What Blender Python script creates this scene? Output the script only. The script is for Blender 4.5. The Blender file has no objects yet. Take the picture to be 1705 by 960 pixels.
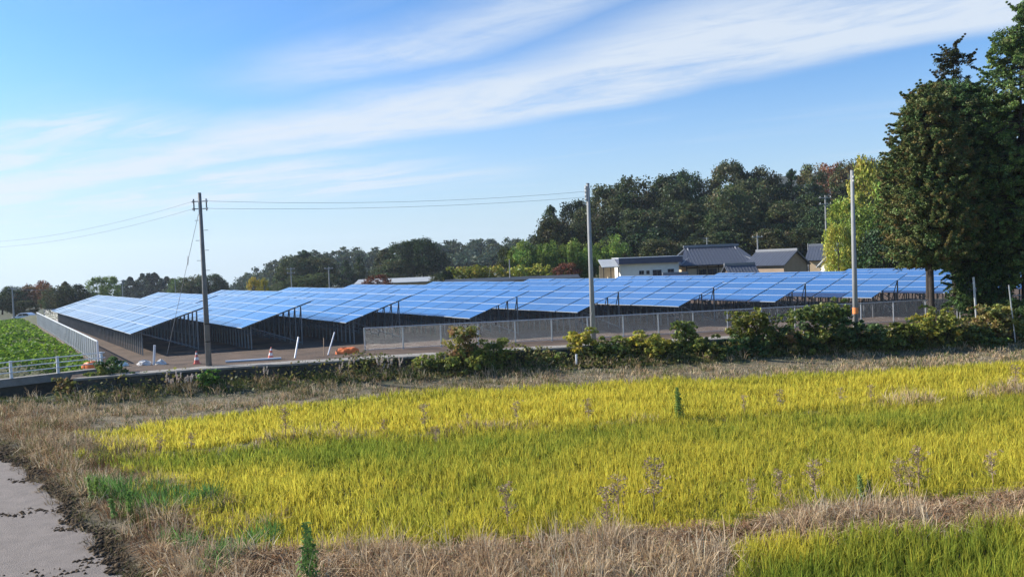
import bpy, math, random
import numpy as np
from mathutils import Vector, Matrix
random.seed(7)
RNG = np.random.default_rng(11)
scene = bpy.context.scene
COL = scene.collection
# ------------------------------------------------------------------ camera
FPX = 1300.0; CAMH = 4.5; PITCH = math.atan(47/1300); ROLL = 0.040
cF = Vector((0, math.cos(PITCH), -math.sin(PITCH))); cZ = Vector((0, math.sin(PITCH), math.cos(PITCH))); cX = Vector((1, 0, 0))
cR = cX*math.cos(ROLL) - cZ*math.sin(ROLL); cU = cX*math.sin(ROLL) + cZ*math.cos(ROLL)
cam_data = bpy.data.cameras.new('camera'); cam = bpy.data.objects.new('camera', cam_data); COL.objects.link(cam)
cam_data.sensor_width = 36; cam_data.lens = FPX/1705*36; cam_data.clip_start = .1; cam_data.clip_end = 6000
M = Matrix((cR, cU, -cF)).transposed().to_4x4(); M.translation = Vector((0, 0, CAMH)); cam.matrix_world = M
scene.camera = cam
def at(x, y, Y=None, Z=None):
    d = cR*((x-852.5)/FPX) - cU*((y-480)/FPX) + cF
    k = Y/d.y if Y is not None else (Z-CAMH)/d.z
    return Vector((d.x*k, d.y*k, CAMH + d.z*k))
# ------------------------------------------------------------------ world, sun
SUN_AZ = math.radians(-76); SUN_EL = math.radians(29)
world = bpy.data.worlds.new('World'); scene.world = world; world.use_nodes = True
nt = world.node_tree; nt.nodes.clear()
def N(t, **k):
    n = nt.nodes.new(t)
    for a, v in k.items(): setattr(n, a, v)
    return n
def L(a, b): nt.links.new(a, b)
def W(op, a, b=None, c=None):
    n = N('ShaderNodeMath', operation=op)
    for i, v in enumerate((a, b, c)):
        if v is None: continue
        if isinstance(v, (int, float)): n.inputs[i].default_value = v
        else: L(v, n.inputs[i])
    return n.outputs[0]
sky = N('ShaderNodeTexSky', sky_type='NISHITA', sun_disc=False, sun_elevation=SUN_EL, sun_rotation=SUN_AZ)
sky.air_density = 1.0; sky.dust_density = 0.35; sky.ozone_density = 2.2; sky.altitude = 100
tint = N('ShaderNodeMixRGB', blend_type='MULTIPLY'); tint.inputs[0].default_value = 1; tint.inputs[2].default_value = (.52, .86, 1.18, 1)
L(sky.outputs[0], tint.inputs[1])
tc = N('ShaderNodeTexCoord'); sep = N('ShaderNodeSeparateXYZ'); L(tc.outputs['Generated'], sep.inputs[0])
zc = W('MAXIMUM', W('ADD', sep.outputs[2], 0.0), 0.035)
px_ = W('DIVIDE', sep.outputs[0], zc); py_ = W('DIVIDE', sep.outputs[1], zc)
bn = W('ADD', W('MULTIPLY', px_, .59), W('MULTIPLY', py_, .81))      # across the cirrus bands
bt = W('SUBTRACT', W('MULTIPLY', px_, .81), W('MULTIPLY', py_, .59)) # along them
def noise(sx, sy, scale, detail=6, rough=.55, off=0, dist=0):
    c = N('ShaderNodeCombineXYZ'); L(W('MULTIPLY', bt, sx), c.inputs[0]); L(W('MULTIPLY', bn, sy), c.inputs[1]); c.inputs[2].default_value = off
    n = N('ShaderNodeTexNoise'); n.inputs['Scale'].default_value = scale; n.inputs['Detail'].default_value = detail
    n.inputs['Roughness'].default_value = rough; n.inputs['Distortion'].default_value = dist
    L(c.outputs[0], n.inputs['Vector']); return n.outputs['Fac']
def smooth(v, a, b):
    m = N('ShaderNodeMapRange', interpolation_type='SMOOTHSTEP'); m.inputs[1].default_value = a; m.inputs[2].default_value = b
    L(v, m.inputs[0]); return m.outputs[0]
def band(v, a, b, c, d): return W('MULTIPLY', smooth(v, a, b), W('SUBTRACT', 1, smooth(v, c, d)))
warp = W('MULTIPLY', W('SUBTRACT', noise(.35, .35, 1.0, 3, .5, 3.3), .5), 1.5)
nn = W('ADD', bn, warp)
# main band, the thinner one above it, the banks on the left, scattered veils elsewhere
fine = W('ADD', W('MULTIPLY', noise(.45, 1.3, 1.3, 8, .62, 0, .6), .7), W('MULTIPLY', noise(1.6, 2.0, 1.6, 9, .68, 2.2, .8), .3))
soft = noise(.22, .6, 1.0, 5, .55, 9.1, .4)
main = band(nn, 2.9, 3.8, 4.3, 4.78)
upper = W('MULTIPLY', band(nn, 2.2, 2.75, 2.85, 3.25), smooth(bt, -4.2, -2.6))
leftb = W('MULTIPLY', band(nn, 1.6, 2.3, 3.0, 4.2), W('SUBTRACT', 1, smooth(bt, -5.4, -4.0)))
lowb = W('MULTIPLY', band(nn, 4.4, 5.2, 6.6, 8.5), W('SUBTRACT', 1, smooth(bt, -6.5, -4.2)))
lt = W('ADD', W('MULTIPLY', smooth(noise(.55, 1.8, 1.0, 8, .6, 5.5, .7), .38, .60), .72), .22)
veil = W('MULTIPLY', smooth(soft, .48, .75), .35)
shape = W('MAXIMUM', W('MAXIMUM', main, W('MULTIPLY', upper, .8)), W('MAXIMUM', W('MULTIPLY', leftb, lt), W('MULTIPLY', lowb, lt)))
tex = W('ADD', W('MULTIPLY', smooth(fine, .28, .60), .74), .32)
dens = W('MINIMUM', W('MAXIMUM', W('MULTIPLY', shape, tex), W('MULTIPLY', veil, tex)), 1)
dens = W('MULTIPLY', dens, smooth(sep.outputs[2], .03, .10))
dens = W('MULTIPLY', dens, .90)
hz = N('ShaderNodeMixRGB'); L(W('MULTIPLY', W('SUBTRACT', 1, smooth(sep.outputs[2], -.03, .27)), .92), hz.inputs[0]); L(tint.outputs[0], hz.inputs[1]); hz.inputs[2].default_value = (3.7, 4.5, 5.1, 1)   # pale horizon
mix = N('ShaderNodeMixRGB'); L(dens, mix.inputs[0]); L(hz.outputs[0], mix.inputs[1]); mix.inputs[2].default_value = (4.7, 5.2, 5.8, 1)
bg = N('ShaderNodeBackground'); bg.inputs[1].default_value = .090; L(mix.outputs[0], bg.inputs[0])
world.cycles.sampling_method = 'MANUAL'; world.cycles.sample_map_resolution = 512
wo = N('ShaderNodeOutputWorld'); L(bg.outputs[0], wo.inputs[0])
sd = bpy.data.lights.new('sun', 'SUN'); sd.energy = 5.0; sd.angle = math.radians(.55); sd.color = (1, .93, .82)
sun = bpy.data.objects.new('sun', sd); COL.objects.link(sun)
sv = Vector((math.sin(SUN_AZ)*math.cos(SUN_EL), math.cos(SUN_AZ)*math.cos(SUN_EL), math.sin(SUN_EL)))
sun.rotation_euler = (-sv).to_track_quat('-Z', 'Y').to_euler(); sun.location = (-60, 20, 60)
vs = scene.view_settings; vs.view_transform = 'Standard'; vs.look = 'None'; vs.exposure = 0.85; vs.gamma = 1
try: vs.use_curve_mapping = False
except Exception: pass
scene.cycles.max_bounces = 6; scene.cycles.transparent_max_bounces = 8; scene.cycles.volume_bounces = 1
# ------------------------------------------------------------------ materials
MATS = {}
def mat(name, color, rough=.7, metal=0, var=.25, scale=8, bump=0, bscale=40, spec=.5, c2=None, coords='Object', coat=0, ior=1.5):
    if name in MATS: return MATS[name]
    m = bpy.data.materials.new(name); m.use_nodes = True; t = m.node_tree; b = t.nodes['Principled BSDF']
    b.inputs['Roughness'].default_value = rough; b.inputs['Metallic'].default_value = metal; b.inputs['Specular IOR Level'].default_value = spec
    b.inputs['Coat Weight'].default_value = coat; b.inputs['IOR'].default_value = ior
    tcn = t.nodes.new('ShaderNodeTexCoord'); no = t.nodes.new('ShaderNodeTexNoise'); no.inputs['Scale'].default_value = scale; no.inputs['Detail'].default_value = 7; no.inputs['Roughness'].default_value = .62
    t.links.new(tcn.outputs[coords], no.inputs['Vector'])
    r = t.nodes.new('ShaderNodeValToRGB'); r.color_ramp.elements[0].position = .3; r.color_ramp.elements[1].position = .7
    c = np.array(color[:3])
    lo = c*(1-var); hi = np.minimum(c*(1+var), 1) if c2 is None else np.array(c2)
    r.color_ramp.elements[0].color = (*lo, 1); r.color_ramp.elements[1].color = (*hi, 1)
    t.links.new(no.outputs['Fac'], r.inputs[0]); t.links.new(r.outputs[0], b.inputs['Base Color'])
    if bump:
        n2 = t.nodes.new('ShaderNodeTexNoise'); n2.inputs['Scale'].default_value = bscale; n2.inputs['Detail'].default_value = 6
        t.links.new(tcn.outputs[coords], n2.inputs['Vector'])
        bp = t.nodes.new('ShaderNodeBump'); bp.inputs['Strength'].default_value = bump; bp.inputs['Distance'].default_value = .05
        t.links.new(n2.outputs['Fac'], bp.inputs['Height']); t.links.new(bp.outputs[0], b.inputs['Normal'])
    MATS[name] = m; return m
def leafmat(name, transl=.35, rnd=.25, gloss=.0):
    """foliage: colour from the vertices, light through the blade"""
    m = bpy.data.materials.new(name); m.use_nodes = True; t = m.node_tree; t.nodes.clear()
    a = t.nodes.new('ShaderNodeAttribute'); a.attribute_name = 'col'
    oi = t.nodes.new('ShaderNodeObjectInfo'); hs = t.nodes.new('ShaderNodeHueSaturation')
    mr = t.nodes.new('ShaderNodeMapRange'); mr.inputs[3].default_value = 1-rnd; mr.inputs[4].default_value = 1+rnd
    t.links.new(oi.outputs['Random'], mr.inputs[0]); t.links.new(mr.outputs[0], hs.inputs['Value'])
    mh = t.nodes.new('ShaderNodeMapRange'); mh.inputs[3].default_value = .5-rnd*.06; mh.inputs[4].default_value = .5+rnd*.06
    ml = t.nodes.new('ShaderNodeMath'); ml.operation = 'FRACT'; m2 = t.nodes.new('ShaderNodeMath'); m2.operation = 'MULTIPLY'; m2.inputs[1].default_value = 7.31
    t.links.new(oi.outputs['Random'], m2.inputs[0]); t.links.new(m2.outputs[0], ml.inputs[0]); t.links.new(ml.outputs[0], mh.inputs[0]); t.links.new(mh.outputs[0], hs.inputs['Hue'])
    t.links.new(a.outputs['Color'], hs.inputs['Color'])
    d = t.nodes.new('ShaderNodeBsdfDiffuse'); tr = t.nodes.new('ShaderNodeBsdfTranslucent'); mx = t.nodes.new('ShaderNodeMixShader'); mx.inputs[0].default_value = transl
    t.links.new(hs.outputs[0], d.inputs[0]); t.links.new(hs.outputs[0], tr.inputs[0]); t.links.new(d.outputs[0], mx.inputs[1]); t.links.new(tr.outputs[0], mx.inputs[2])
    out = t.nodes.new('ShaderNodeOutputMaterial'); last = mx
    if gloss:
        g = t.nodes.new('ShaderNodeBsdfGlossy'); g.inputs['Roughness'].default_value = .45; g.inputs['Color'].default_value = (.8, .85, .9, 1)
        m3 = t.nodes.new('ShaderNodeMixShader'); m3.inputs[0].default_value = gloss
        t.links.new(mx.outputs[0], m3.inputs[1]); t.links.new(g.outputs[0], m3.inputs[2]); last = m3
    t.links.new(last.outputs[0], out.inputs[0]); MATS[name] = m; return m
def fs(s): return mat(*s) if isinstance(s, tuple) else MATS[s]
leafmat('rice_leaf', .50, 0); leafmat('dry_leaf', .25, 0); leafmat('tree_leaf', .25, .38, .012); leafmat('shrub_leaf', .40, .12, .012)
mat('railing_grey', (.30, .31, .32), .5, .2, .10, 5)
mat('post_steel', (.20, .205, .21), .5, .4, .2, 6)
mat('wire_grey', (.22, .24, .27), .6, .2, .1, 6)
mat('galv', (.45, .47, .49), .45, .6, .12, 6)
mat('galv_dark', (.33, .34, .35), .5, .5, .15, 6)
mat('alu', (.66, .70, .74), .35, .3, .05, 5)
mat('white_paint', (.66, .68, .70), .5, 0, .06, 4)
mat('pole_dark', (.17, .165, .16), .85, 0, .2, 3, .2, 60)
mat('concrete_pole', (.27, .275, .275), .85, 0, .12, 3, .2, 60)
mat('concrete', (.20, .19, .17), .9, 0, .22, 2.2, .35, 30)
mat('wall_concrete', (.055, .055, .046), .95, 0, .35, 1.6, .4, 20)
mat('path_concrete', (.195, .166, .145), .92, 0, .16, 2.5, .6, 60)
mat('soil', (.088, .056, .036), .95, 0, .45, .7, .8, 9)
mat('gravel', (.30, .28, .25), .95, 0, .3, 3, .8, 30)
mat('mud', (.10, .078, .050), .95, 0, .4, 1.6, .8, 8)
mat('dirt', (.060, .046, .034), .95, 0, .4, 6, .8, 20)
mat('grassland', (.075, .085, .035), .95, 0, .4, .06, .6, 1)
mat('bark', (.036, .028, .023), .95, 0, .35, 5, .7, 18)
mat('bark_pale', (.18, .15, .12), .95, 0, .3, 5, .6, 18)
mat('steel_dark', (.05, .052, .055), .5, .5, .2, 5)
mat('rubber', (.02, .02, .02), .8, 0, .2, 20)
mat('roof_tile', (.075, .085, .11), .42, 0, .2, 3, .25, 8, .5)
mat('roof_navy', (.045, .055, .10), .4, 0, .12, 2)
mat('roof_pale', (.36, .38, .39), .6, 0, .15, 1.5)
mat('ridge_tile', (.20, .21, .23), .5, 0, .15, 5)
mat('plaster_white', (.74, .72, .66), .85, 0, .06, 1.2)
mat('plaster_beige', (.56, .43, .28), .85, 0, .10, 1.2)
mat('cladding', (.30, .22, .155), .8, 0, .12, 1.5)
mat('wood_dark', (.085, .06, .045), .8, 0, .25, 6)
mat('orange_tarp', (.75, .17, .035), .6, 0, .15, 6, .3, 20)
mat('cone_red', (.62, .14, .10), .5, 0, .1, 8)
mat('cone_white', (.80, .74, .72), .5, 0, .05, 8)
mat('pvc', (.64, .66, .70), .45, 0, .05, 3)
mat('sack', (.62, .60, .58), .8, 0, .15, 9, .3, 20)
mat('sheet_blue', (.50, .62, .64), .6, 0, .1, 9)
mat('stake_wood', (.32, .22, .14), .85, 0, .2, 9)
mat('car_paint', (.72, .76, .82), .25, .1, .03, 2, 0, 10, .5, None, 'Object', .6)
mat('glass_dark', (.03, .035, .045), .08, 0, .1, 2)
mat('orange_band', (.75, .25, .07), .6, 0, .1, 8)
mat('porcelain', (.65, .63, .6), .35, 0, .1, 8)
mat('tail_red', (.5, .03, .03), .3, 0, .1, 8)
def panelmat():
    m = bpy.data.materials.new('pv_glass'); m.use_nodes = True; t = m.node_tree; b = t.nodes['Principled BSDF']
    tcn = t.nodes.new('ShaderNodeTexCoord'); br = t.nodes.new('ShaderNodeTexBrick'); br.offset = 0
    br.inputs['Scale'].default_value = 1; br.inputs['Brick Width'].default_value = .17; br.inputs['Row Height'].default_value = .17; br.inputs['Mortar Size'].default_value = .0035
    br.inputs['Color1'].default_value = (.024, .120, .330, 1); br.inputs['Color2'].default_value = (.028, .132, .350, 1); br.inputs['Mortar'].default_value = (.10, .19, .36, 1)
    t.links.new(tcn.outputs['Object'], br.inputs['Vector'])
    oi = t.nodes.new('ShaderNodeObjectInfo'); hs = t.nodes.new('ShaderNodeHueSaturation'); mr = t.nodes.new('ShaderNodeMapRange'); mr.inputs[3].default_value = .88; mr.inputs[4].default_value = 1.12
    t.links.new(oi.outputs['Random'], mr.inputs[0]); t.links.new(mr.outputs[0], hs.inputs['Value']); t.links.new(br.outputs['Color'], hs.inputs['Color'])
    t.links.new(hs.outputs[0], b.inputs['Base Color'])
    b.inputs['Roughness'].default_value = .16; b.inputs['IOR'].default_value = 1.75; b.inputs['Coat Weight'].default_value = .45; b.inputs['Coat Roughness'].default_value = .1
    MATS['pv_glass'] = m
panelmat()
# ------------------------------------------------------------------ helpers
def tag(o, label=None, cat=None, group=None, kind=None):
    if label: o['label'] = label
    if cat: o['category'] = cat
    if group: o['group'] = group
    if kind: o['kind'] = kind
    return o
def empty(name, loc=(0, 0, 0), rz=0):
    o = bpy.data.objects.new(name, None); COL.objects.link(o); o.location = loc; o.rotation_euler = (0, 0, rz); o.empty_display_size = .3; return o
def link(name, me, parent=None):
    o = bpy.data.objects.new(name, me); COL.objects.link(o)
    if parent: o.parent = parent
    return o
def copy_tree(o, parent=None):
    c = o.copy(); COL.objects.link(c); c.parent = parent
    for ch in list(o.children): copy_tree(ch, c)
    return c
class MB:
    def __init__(s): s.v = []; s.f = []; s.m = []; s.mi = 0
    def add(s, vs, fs):
        b = len(s.v); s.v += [tuple(p) for p in vs]; s.f += [tuple(i+b for i in f) for f in fs]; s.m += [s.mi]*len(fs); return s
    def box(s, lo, hi, R=None, T=None):
        x0, y0, z0 = lo; x1, y1, z1 = hi
        p = [Vector(q) for q in ((x0,y0,z0),(x1,y0,z0),(x1,y1,z0),(x0,y1,z0),(x0,y0,z1),(x1,y0,z1),(x1,y1,z1),(x0,y1,z1))]
        if R is not None: p = [R @ q for q in p]
        if T is not None: p = [q + Vector(T) for q in p]
        return s.add(p, ((0,3,2,1),(4,5,6,7),(0,1,5,4),(1,2,6,5),(2,3,7,6),(3,0,4,7)))
    def tube(s, pts, rad, n=8, cap=True):
        pts = [Vector(p) for p in pts]; k = len(pts)
        rad = [rad]*k if isinstance(rad, (int, float)) else rad
        vs = []
        for i, p in enumerate(pts):
            d = (pts[min(i+1, k-1)] - pts[max(i-1, 0)]).normalized()
            a = d.cross(Vector((0, 0, 1))) if abs(d.z) < .95 else d.cross(Vector((0, 1, 0)))
            a.normalize(); b = d.cross(a)
            vs += [p + (a*math.cos(6.28318*j/n) + b*math.sin(6.28318*j/n))*rad[i] for j in range(n)]
        fs = [(i*n+j, i*n+(j+1) % n, (i+1)*n+(j+1) % n, (i+1)*n+j) for i in range(k-1) for j in range(n)]
        if cap: fs += [tuple(range(n))[::-1], tuple(range((k-1)*n, k*n))]
        return s.add(vs, fs)
    def prism(s, poly, y0, y1, axis='y'):
        """closed outline (a, b) run out from y0 to y1"""
        n = len(poly); mk = (lambda a, b, t: (a, t, b)) if axis == 'y' else ((lambda a, b, t: (t, a, b)) if axis == 'x' else (lambda a, b, t: (a, b, t)))
        vs = [mk(a, b, y0) for a, b in poly] + [mk(a, b, y1) for a, b in poly]
        fs = [(i, (i+1) % n, n+(i+1) % n, n+i) for i in range(n)] + [tuple(range(n))[::-1], tuple(range(n, 2*n))]
        return s.add(vs, fs)
    def build(s, name, m, parent=None, smooth=False):
        me = bpy.data.meshes.new(name); me.from_pydata(s.v, [], s.f); 
        for mm in (m if isinstance(m, (list, tuple)) else [m]): me.materials.append(MATS[mm])
        if isinstance(m, (list, tuple)): me.polygons.foreach_set('material_index', s.m)
        if smooth: me.polygons.foreach_set('use_smooth', [True]*len(me.polygons))
        me.update(); return link(name, me, parent)
def npmesh(name, V, F, C, m):
    """V (n,3); F list of (k,3|4) index arrays; C (n,3) colours"""
    me = bpy.data.meshes.new(name); me.vertices.add(len(V)); me.vertices.foreach_set('co', np.ascontiguousarray(V, np.float32).ravel())
    lens = np.concatenate([np.full(len(f), f.shape[1]) for f in F]); idx = np.concatenate([f.ravel() for f in F])
    me.loops.add(len(idx)); me.loops.foreach_set('vertex_index', idx.astype(np.int32))
    me.polygons.add(len(lens)); me.polygons.foreach_set('loop_start', np.concatenate([[0], np.cumsum(lens)[:-1]]).astype(np.int32))
    me.update(calc_edges=True)
    if C is not None:
        a = me.attributes.new('col', 'FLOAT_COLOR', 'POINT'); a.data.foreach_set('color', np.concatenate([C, np.ones((len(C), 1))], 1).astype(np.float32).ravel())
    me.materials.append(MATS[m]); return me
def sstep(a, b, x):
    t = np.clip((np.asarray(x, float)-a)/(b-a), 0, 1); return t*t*(3-2*t)
_g = np.random.default_rng(5); _P = _g.random((64, 64))
def vnoise(x, y, s):
    x = np.asarray(x, float)/s; y = np.asarray(y, float)/s; xi = np.floor(x).astype(int); yi = np.floor(y).astype(int); fx = x-xi; fy = y-yi
    fx = fx*fx*(3-2*fx); fy = fy*fy*(3-2*fy); g = lambda a, b: _P[a % 64, b % 64]
    return (g(xi, yi)*(1-fx)+g(xi+1, yi)*fx)*(1-fy) + (g(xi, yi+1)*(1-fx)+g(xi+1, yi+1)*fx)*fy
# ------------------------------------------------------------------ lines of the place
WALL_X = [-60, -30, -21.7, -14.6, 1.5, 15, 30, 80]; WALL_Y = [25.5, 31.6, 33.8, 36.2, 38.9, 40.6, 42.2, 47]
def wall_y(x): return np.interp(x, WALL_X, WALL_Y)
PATH_A = np.array((-7.95, 14.9)); PATH_D = np.array((-.654, .7565))      # right edge of the farm path, going away
def path_s(x, y):      # signed distance to the right of the path's edge
    return (np.asarray(x)-PATH_A[0])*PATH_D[1] - (np.asarray(y)-PATH_A[1])*PATH_D[0]
FAR_X = [-60, -16, -14.7, -12, -6, -4, 9, 24, 60]; FAR_Y = [24, 25.5, 27, 29.6, 32.2, 32.8, 33.5, 34.2, 36]
MID_X = [-60, -12.6, -7.5, 5, 13, 18, 60]; MID_Y = [22, 23.4, 24.6, 25.3, 26.6, 27.4, 30]
NEAR_X = [-30, -8.5, -6, -2, 4, 6, 11, 30]; NEAR_Y = [17, 15.2, 14.7, 14.4, 15.0, 15.7, 16.4, 19]
def far_y(x): return np.interp(x, FAR_X, FAR_Y)
def mid_y(x): return np.interp(x, MID_X, MID_Y)
def near_y(x): return np.interp(x, NEAR_X, NEAR_Y)
FL0 = np.array((-21.5, 40.2)); FL1 = np.array((-47.6, 78.0)); FLD = (FL1-FL0)/np.linalg.norm(FL1-FL0)     # railing on the left of the site
def left_of_fence(x, y): return -((np.asarray(x)-FL0[0])*FLD[1] - (np.asarray(y)-FL0[1])*FLD[0])            # metres left of it
def H(x, y):
    x = np.asarray(x, float); y = np.asarray(y, float)
    wy = wall_y(x); front = -1.08 + .42*sstep(wy-3.2, wy-.4, y)
    ps = sstep(.6, 2.0, path_s(x, y)); front = front + ps*.10*np.exp(-((y-mid_y(x))/.55)**2) + ps*.20*sstep(1.4, -.1, np.abs(y-(near_y(x)-1.5))-.6)*sstep(-9.5, -6.5, x)*(x < 40)
    s = path_s(x, y); front = np.where(s < 3.6, front + .12*sstep(3.4, .6, s), front)
    front = front + (vnoise(x, y, 1.7)-.5)*.10
    back = 0*x - 1.0 + .92*sstep(44, 55, y)
    lf = left_of_fence(x, y)
    low = -.15 - 1.1*sstep(0, 5, lf) - 2.2*sstep(80, 150, y) - np.maximum(y-185, 0)*.034
    back = np.where(lf > -.2, low, back)
    back = np.where((lf <= -.2) & (y > 84), -.08 - 3.2*sstep(95, 150, y)*sstep(-30, -75, x) - np.maximum(y-210, 0)*.034*sstep(-.05, -.3, x/np.maximum(y, 1)), back)
    hill = np.interp(x/np.maximum(y, 1), [-.02, .06, .28, .45, .8], [0, 3.5, 10, 11, 12])*sstep(118, 188, y)*(1-.7*sstep(215, 330, y))
    rise = np.interp(x/np.maximum(y, 1), [-.36, -.28, -.1, .04, .2], [0, 2.0, 5, 6, 6])*sstep(250, 380, y)
    back = back + hill + rise + (vnoise(x, y, 9)-.5)*.3*sstep(86, 110, y)
    return np.where(y < wy, front, back)
def h(x, y): return float(H(x, y))
# ------------------------------------------------------------------ ground sheet, water-free paddy mud, site platform
xs = np.concatenate([np.arange(-1500, -120, 60), np.arange(-120, -30, 3), np.arange(-30, 35, .45), np.arange(35, 120, 3), np.arange(120, 1501, 60)])
ys = np.concatenate([np.arange(-40, 6, 4), np.arange(6, 48, .45), np.arange(48, 130, 3), np.arange(130, 400, 8), np.arange(400, 2601, 100)])
X, Y = np.meshgrid(xs, ys); Zg = H(X, Y); V = np.stack([X, Y, Zg], -1).reshape(-1, 3)
nx = len(xs); ii = np.arange(len(ys)-1)[:, None]*nx + np.arange(nx-1)[None]; F = np.stack([ii, ii+1, ii+1+nx, ii+nx], -1).reshape(-1, 4)
def groundmat():
    m = bpy.data.materials.new('ground_cover'); m.use_nodes = True; t = m.node_tree; b = t.nodes['Principled BSDF']; b.inputs['Roughness'].default_value = .95
    a = t.nodes.new('ShaderNodeAttribute'); a.attribute_name = 'col'; tcn = t.nodes.new('ShaderNodeTexCoord')
    n = t.nodes.new('ShaderNodeTexNoise'); n.inputs['Scale'].default_value = 3.0; n.inputs['Detail'].default_value = 9; n.inputs['Roughness'].default_value = .7; t.links.new(tcn.outputs['Object'], n.inputs['Vector'])
    mr = t.nodes.new('ShaderNodeMapRange'); mr.inputs[1].default_value = .3; mr.inputs[2].default_value = .7; mr.inputs[3].default_value = .55; mr.inputs[4].default_value = 1.4; t.links.new(n.outputs['Fac'], mr.inputs[0])
    hs = t.nodes.new('ShaderNodeHueSaturation'); t.links.new(mr.outputs[0], hs.inputs['Value']); t.links.new(a.outputs['Color'], hs.inputs['Color']); t.links.new(hs.outputs[0], b.inputs['Base Color'])
    bp = t.nodes.new('ShaderNodeBump'); bp.inputs['Strength'].default_value = .8; bp.inputs['Distance'].default_value = .12; t.links.new(n.outputs['Fac'], bp.inputs['Height']); t.links.new(bp.outputs[0], b.inputs['Normal'])
    MATS['ground_cover'] = m
groundmat()
x_, y_ = V[:, 0], V[:, 1]; Cg = np.tile(np.array((.075, .08, .035)), (len(V), 1))
fr = y_ < wall_y(x_)
Cg[fr] = (.115, .095, .06)
infield = fr & (y_ < far_y(x_)) & (y_ > near_y(x_)) & (path_s(x_, y_) > 2.2); Cg[infield] = (.11, .105, .035)
strip = fr & (y_ >= far_y(x_)); Cg[strip] = (.15, .125, .075)
bank = fr & (y_ > wall_y(x_)-2.2); Cg[bank] = (.07, .075, .035)
Cg[y_ > 110] = (.05, .06, .028)
g = link('ground', npmesh('ground', V, [F], Cg, 'ground_cover')); tag(g, kind='structure'); g.data.polygons.foreach_set('use_smooth', [True]*len(g.data.polygons))
# platform of the solar site: bare soil with a skirt
pts = [(x, float(wall_y(x))+.15) for x in np.linspace(-19.8, 70, 30)] + [(70, 86), (-51.5, 86), (FL1[0]-.05, FL1[1]), (FL0[0]-.05, FL0[1]), (-21.0, 37.0)]
n = len(pts); m = MB(); m.add([(x, y, 0) for x, y in pts] + [(x, y, -1.6) for x, y in pts], [tuple(range(n))] + [(i, n+i, n+(i+1) % n, (i+1) % n) for i in range(n)])
tag(m.build('site_ground', 'soil'), kind='structure')
# gravel margin along the wall top
m = MB(); gx = np.linspace(-19.5, 45, 60)
lo = [(x, float(wall_y(x))+.2, .004) for x in gx]; hi = [(x, float(wall_y(x))+1.1+.5*float(vnoise(x, 3, 1.5)), .004) for x in gx]
m.add(lo+hi, [(i, i+1, 61+i, 60+i) for i in range(59)]); tag(m.build('gravel_verge', 'gravel'), kind='structure')
# farm path
m = MB(); P0 = PATH_A - PATH_D*14; nrm = np.array((-PATH_D[1], PATH_D[0])); K = 90; Lr = []; Rr = []
for i in range(K):
    p = P0 + PATH_D*i*.75; j = (vnoise(i*.75, 0, 1.1)-.5)*.35
    r = p + nrm*j*-1; l = p + nrm*3.6; zz = -.86
    Rr.append((r[0], r[1], zz)); Lr.append((l[0], l[1], zz))
low = [(a, b, c-.5) for a, b, c in Rr]
m.add(Rr+Lr+low, [(i, i+1, K+i+1, K+i) for i in range(K-1)] + [(2*K+i, 2*K+i+1, i+1, i) for i in range(K-1)])
tag(m.build('farm_path', 'path_concrete'), kind='structure')
# ------------------------------------------------------------------ retaining wall with coping blocks
wall = empty('retaining_wall', (0, 38, -.8)); tag(wall, 'low dark concrete retaining wall between solar site and paddy', 'wall')
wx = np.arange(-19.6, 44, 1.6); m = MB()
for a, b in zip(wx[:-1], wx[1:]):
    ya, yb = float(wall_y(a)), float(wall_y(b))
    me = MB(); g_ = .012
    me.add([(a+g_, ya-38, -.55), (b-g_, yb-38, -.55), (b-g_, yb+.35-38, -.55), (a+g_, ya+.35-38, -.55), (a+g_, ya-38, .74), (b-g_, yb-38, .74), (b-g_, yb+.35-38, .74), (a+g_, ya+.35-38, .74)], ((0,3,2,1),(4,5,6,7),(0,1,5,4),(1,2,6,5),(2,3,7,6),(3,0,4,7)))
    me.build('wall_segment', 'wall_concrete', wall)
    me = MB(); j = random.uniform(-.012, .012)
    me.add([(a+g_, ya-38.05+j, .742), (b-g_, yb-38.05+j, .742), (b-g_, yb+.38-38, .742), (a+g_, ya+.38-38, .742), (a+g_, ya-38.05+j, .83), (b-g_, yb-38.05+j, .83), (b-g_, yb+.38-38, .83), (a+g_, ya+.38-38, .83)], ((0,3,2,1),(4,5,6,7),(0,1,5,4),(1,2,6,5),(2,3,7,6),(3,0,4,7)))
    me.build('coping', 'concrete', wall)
# ------------------------------------------------------------------ solar rows
AL = math.radians(35.5); RD = Vector((-math.sin(AL), math.cos(AL), 0)); SD = Vector((math.cos(AL), math.sin(AL), 0))
TILT = math.radians(17.1); PW = 1.14; PL = 2.05; ZLOW = 1.28
def panel_mesh():
    m = MB(); l, w, t = PL/2-.012, PW/2-.006, .035; fr_ = .021; fe = .008
    # frame body below, bright lips along the long sides, narrow lips at the ends, glass set 3 mm down
    m.mi = 1
    m.box((-w, -l, -t), (-w+fr_, l, 0)); m.box((w-fr_, -l, -t), (w, l, 0))
    m.mi = 2
    m.box((-w+fr_, -l, -t), (w-fr_, -l+fe, -.001)); m.box((-w+fr_, l-fe, -t), (w-fr_, l, -.001))
    m.mi = 0; z = -.004
    m.add([(-w+fr_, -l+fe, z), (w-fr_, -l+fe, z), (w-fr_, l-fe, z), (-w+fr_, l-fe, z)], [(0, 1, 2, 3)])
    m.mi = 2
    m.add([(-w+fr_, -l+fe, -t+.002), (w-fr_, -l+fe, -t+.002), (w-fr_, l-fe, -t+.002), (-w+fr_, l-fe, -t+.002)], [(3, 2, 1, 0)])
    o = m.build('solar_panel', ['pv_glass', 'alu', 'steel_dark']); me = o.data; bpy.data.objects.remove(o); return me
PM = panel_mesh()
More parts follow.
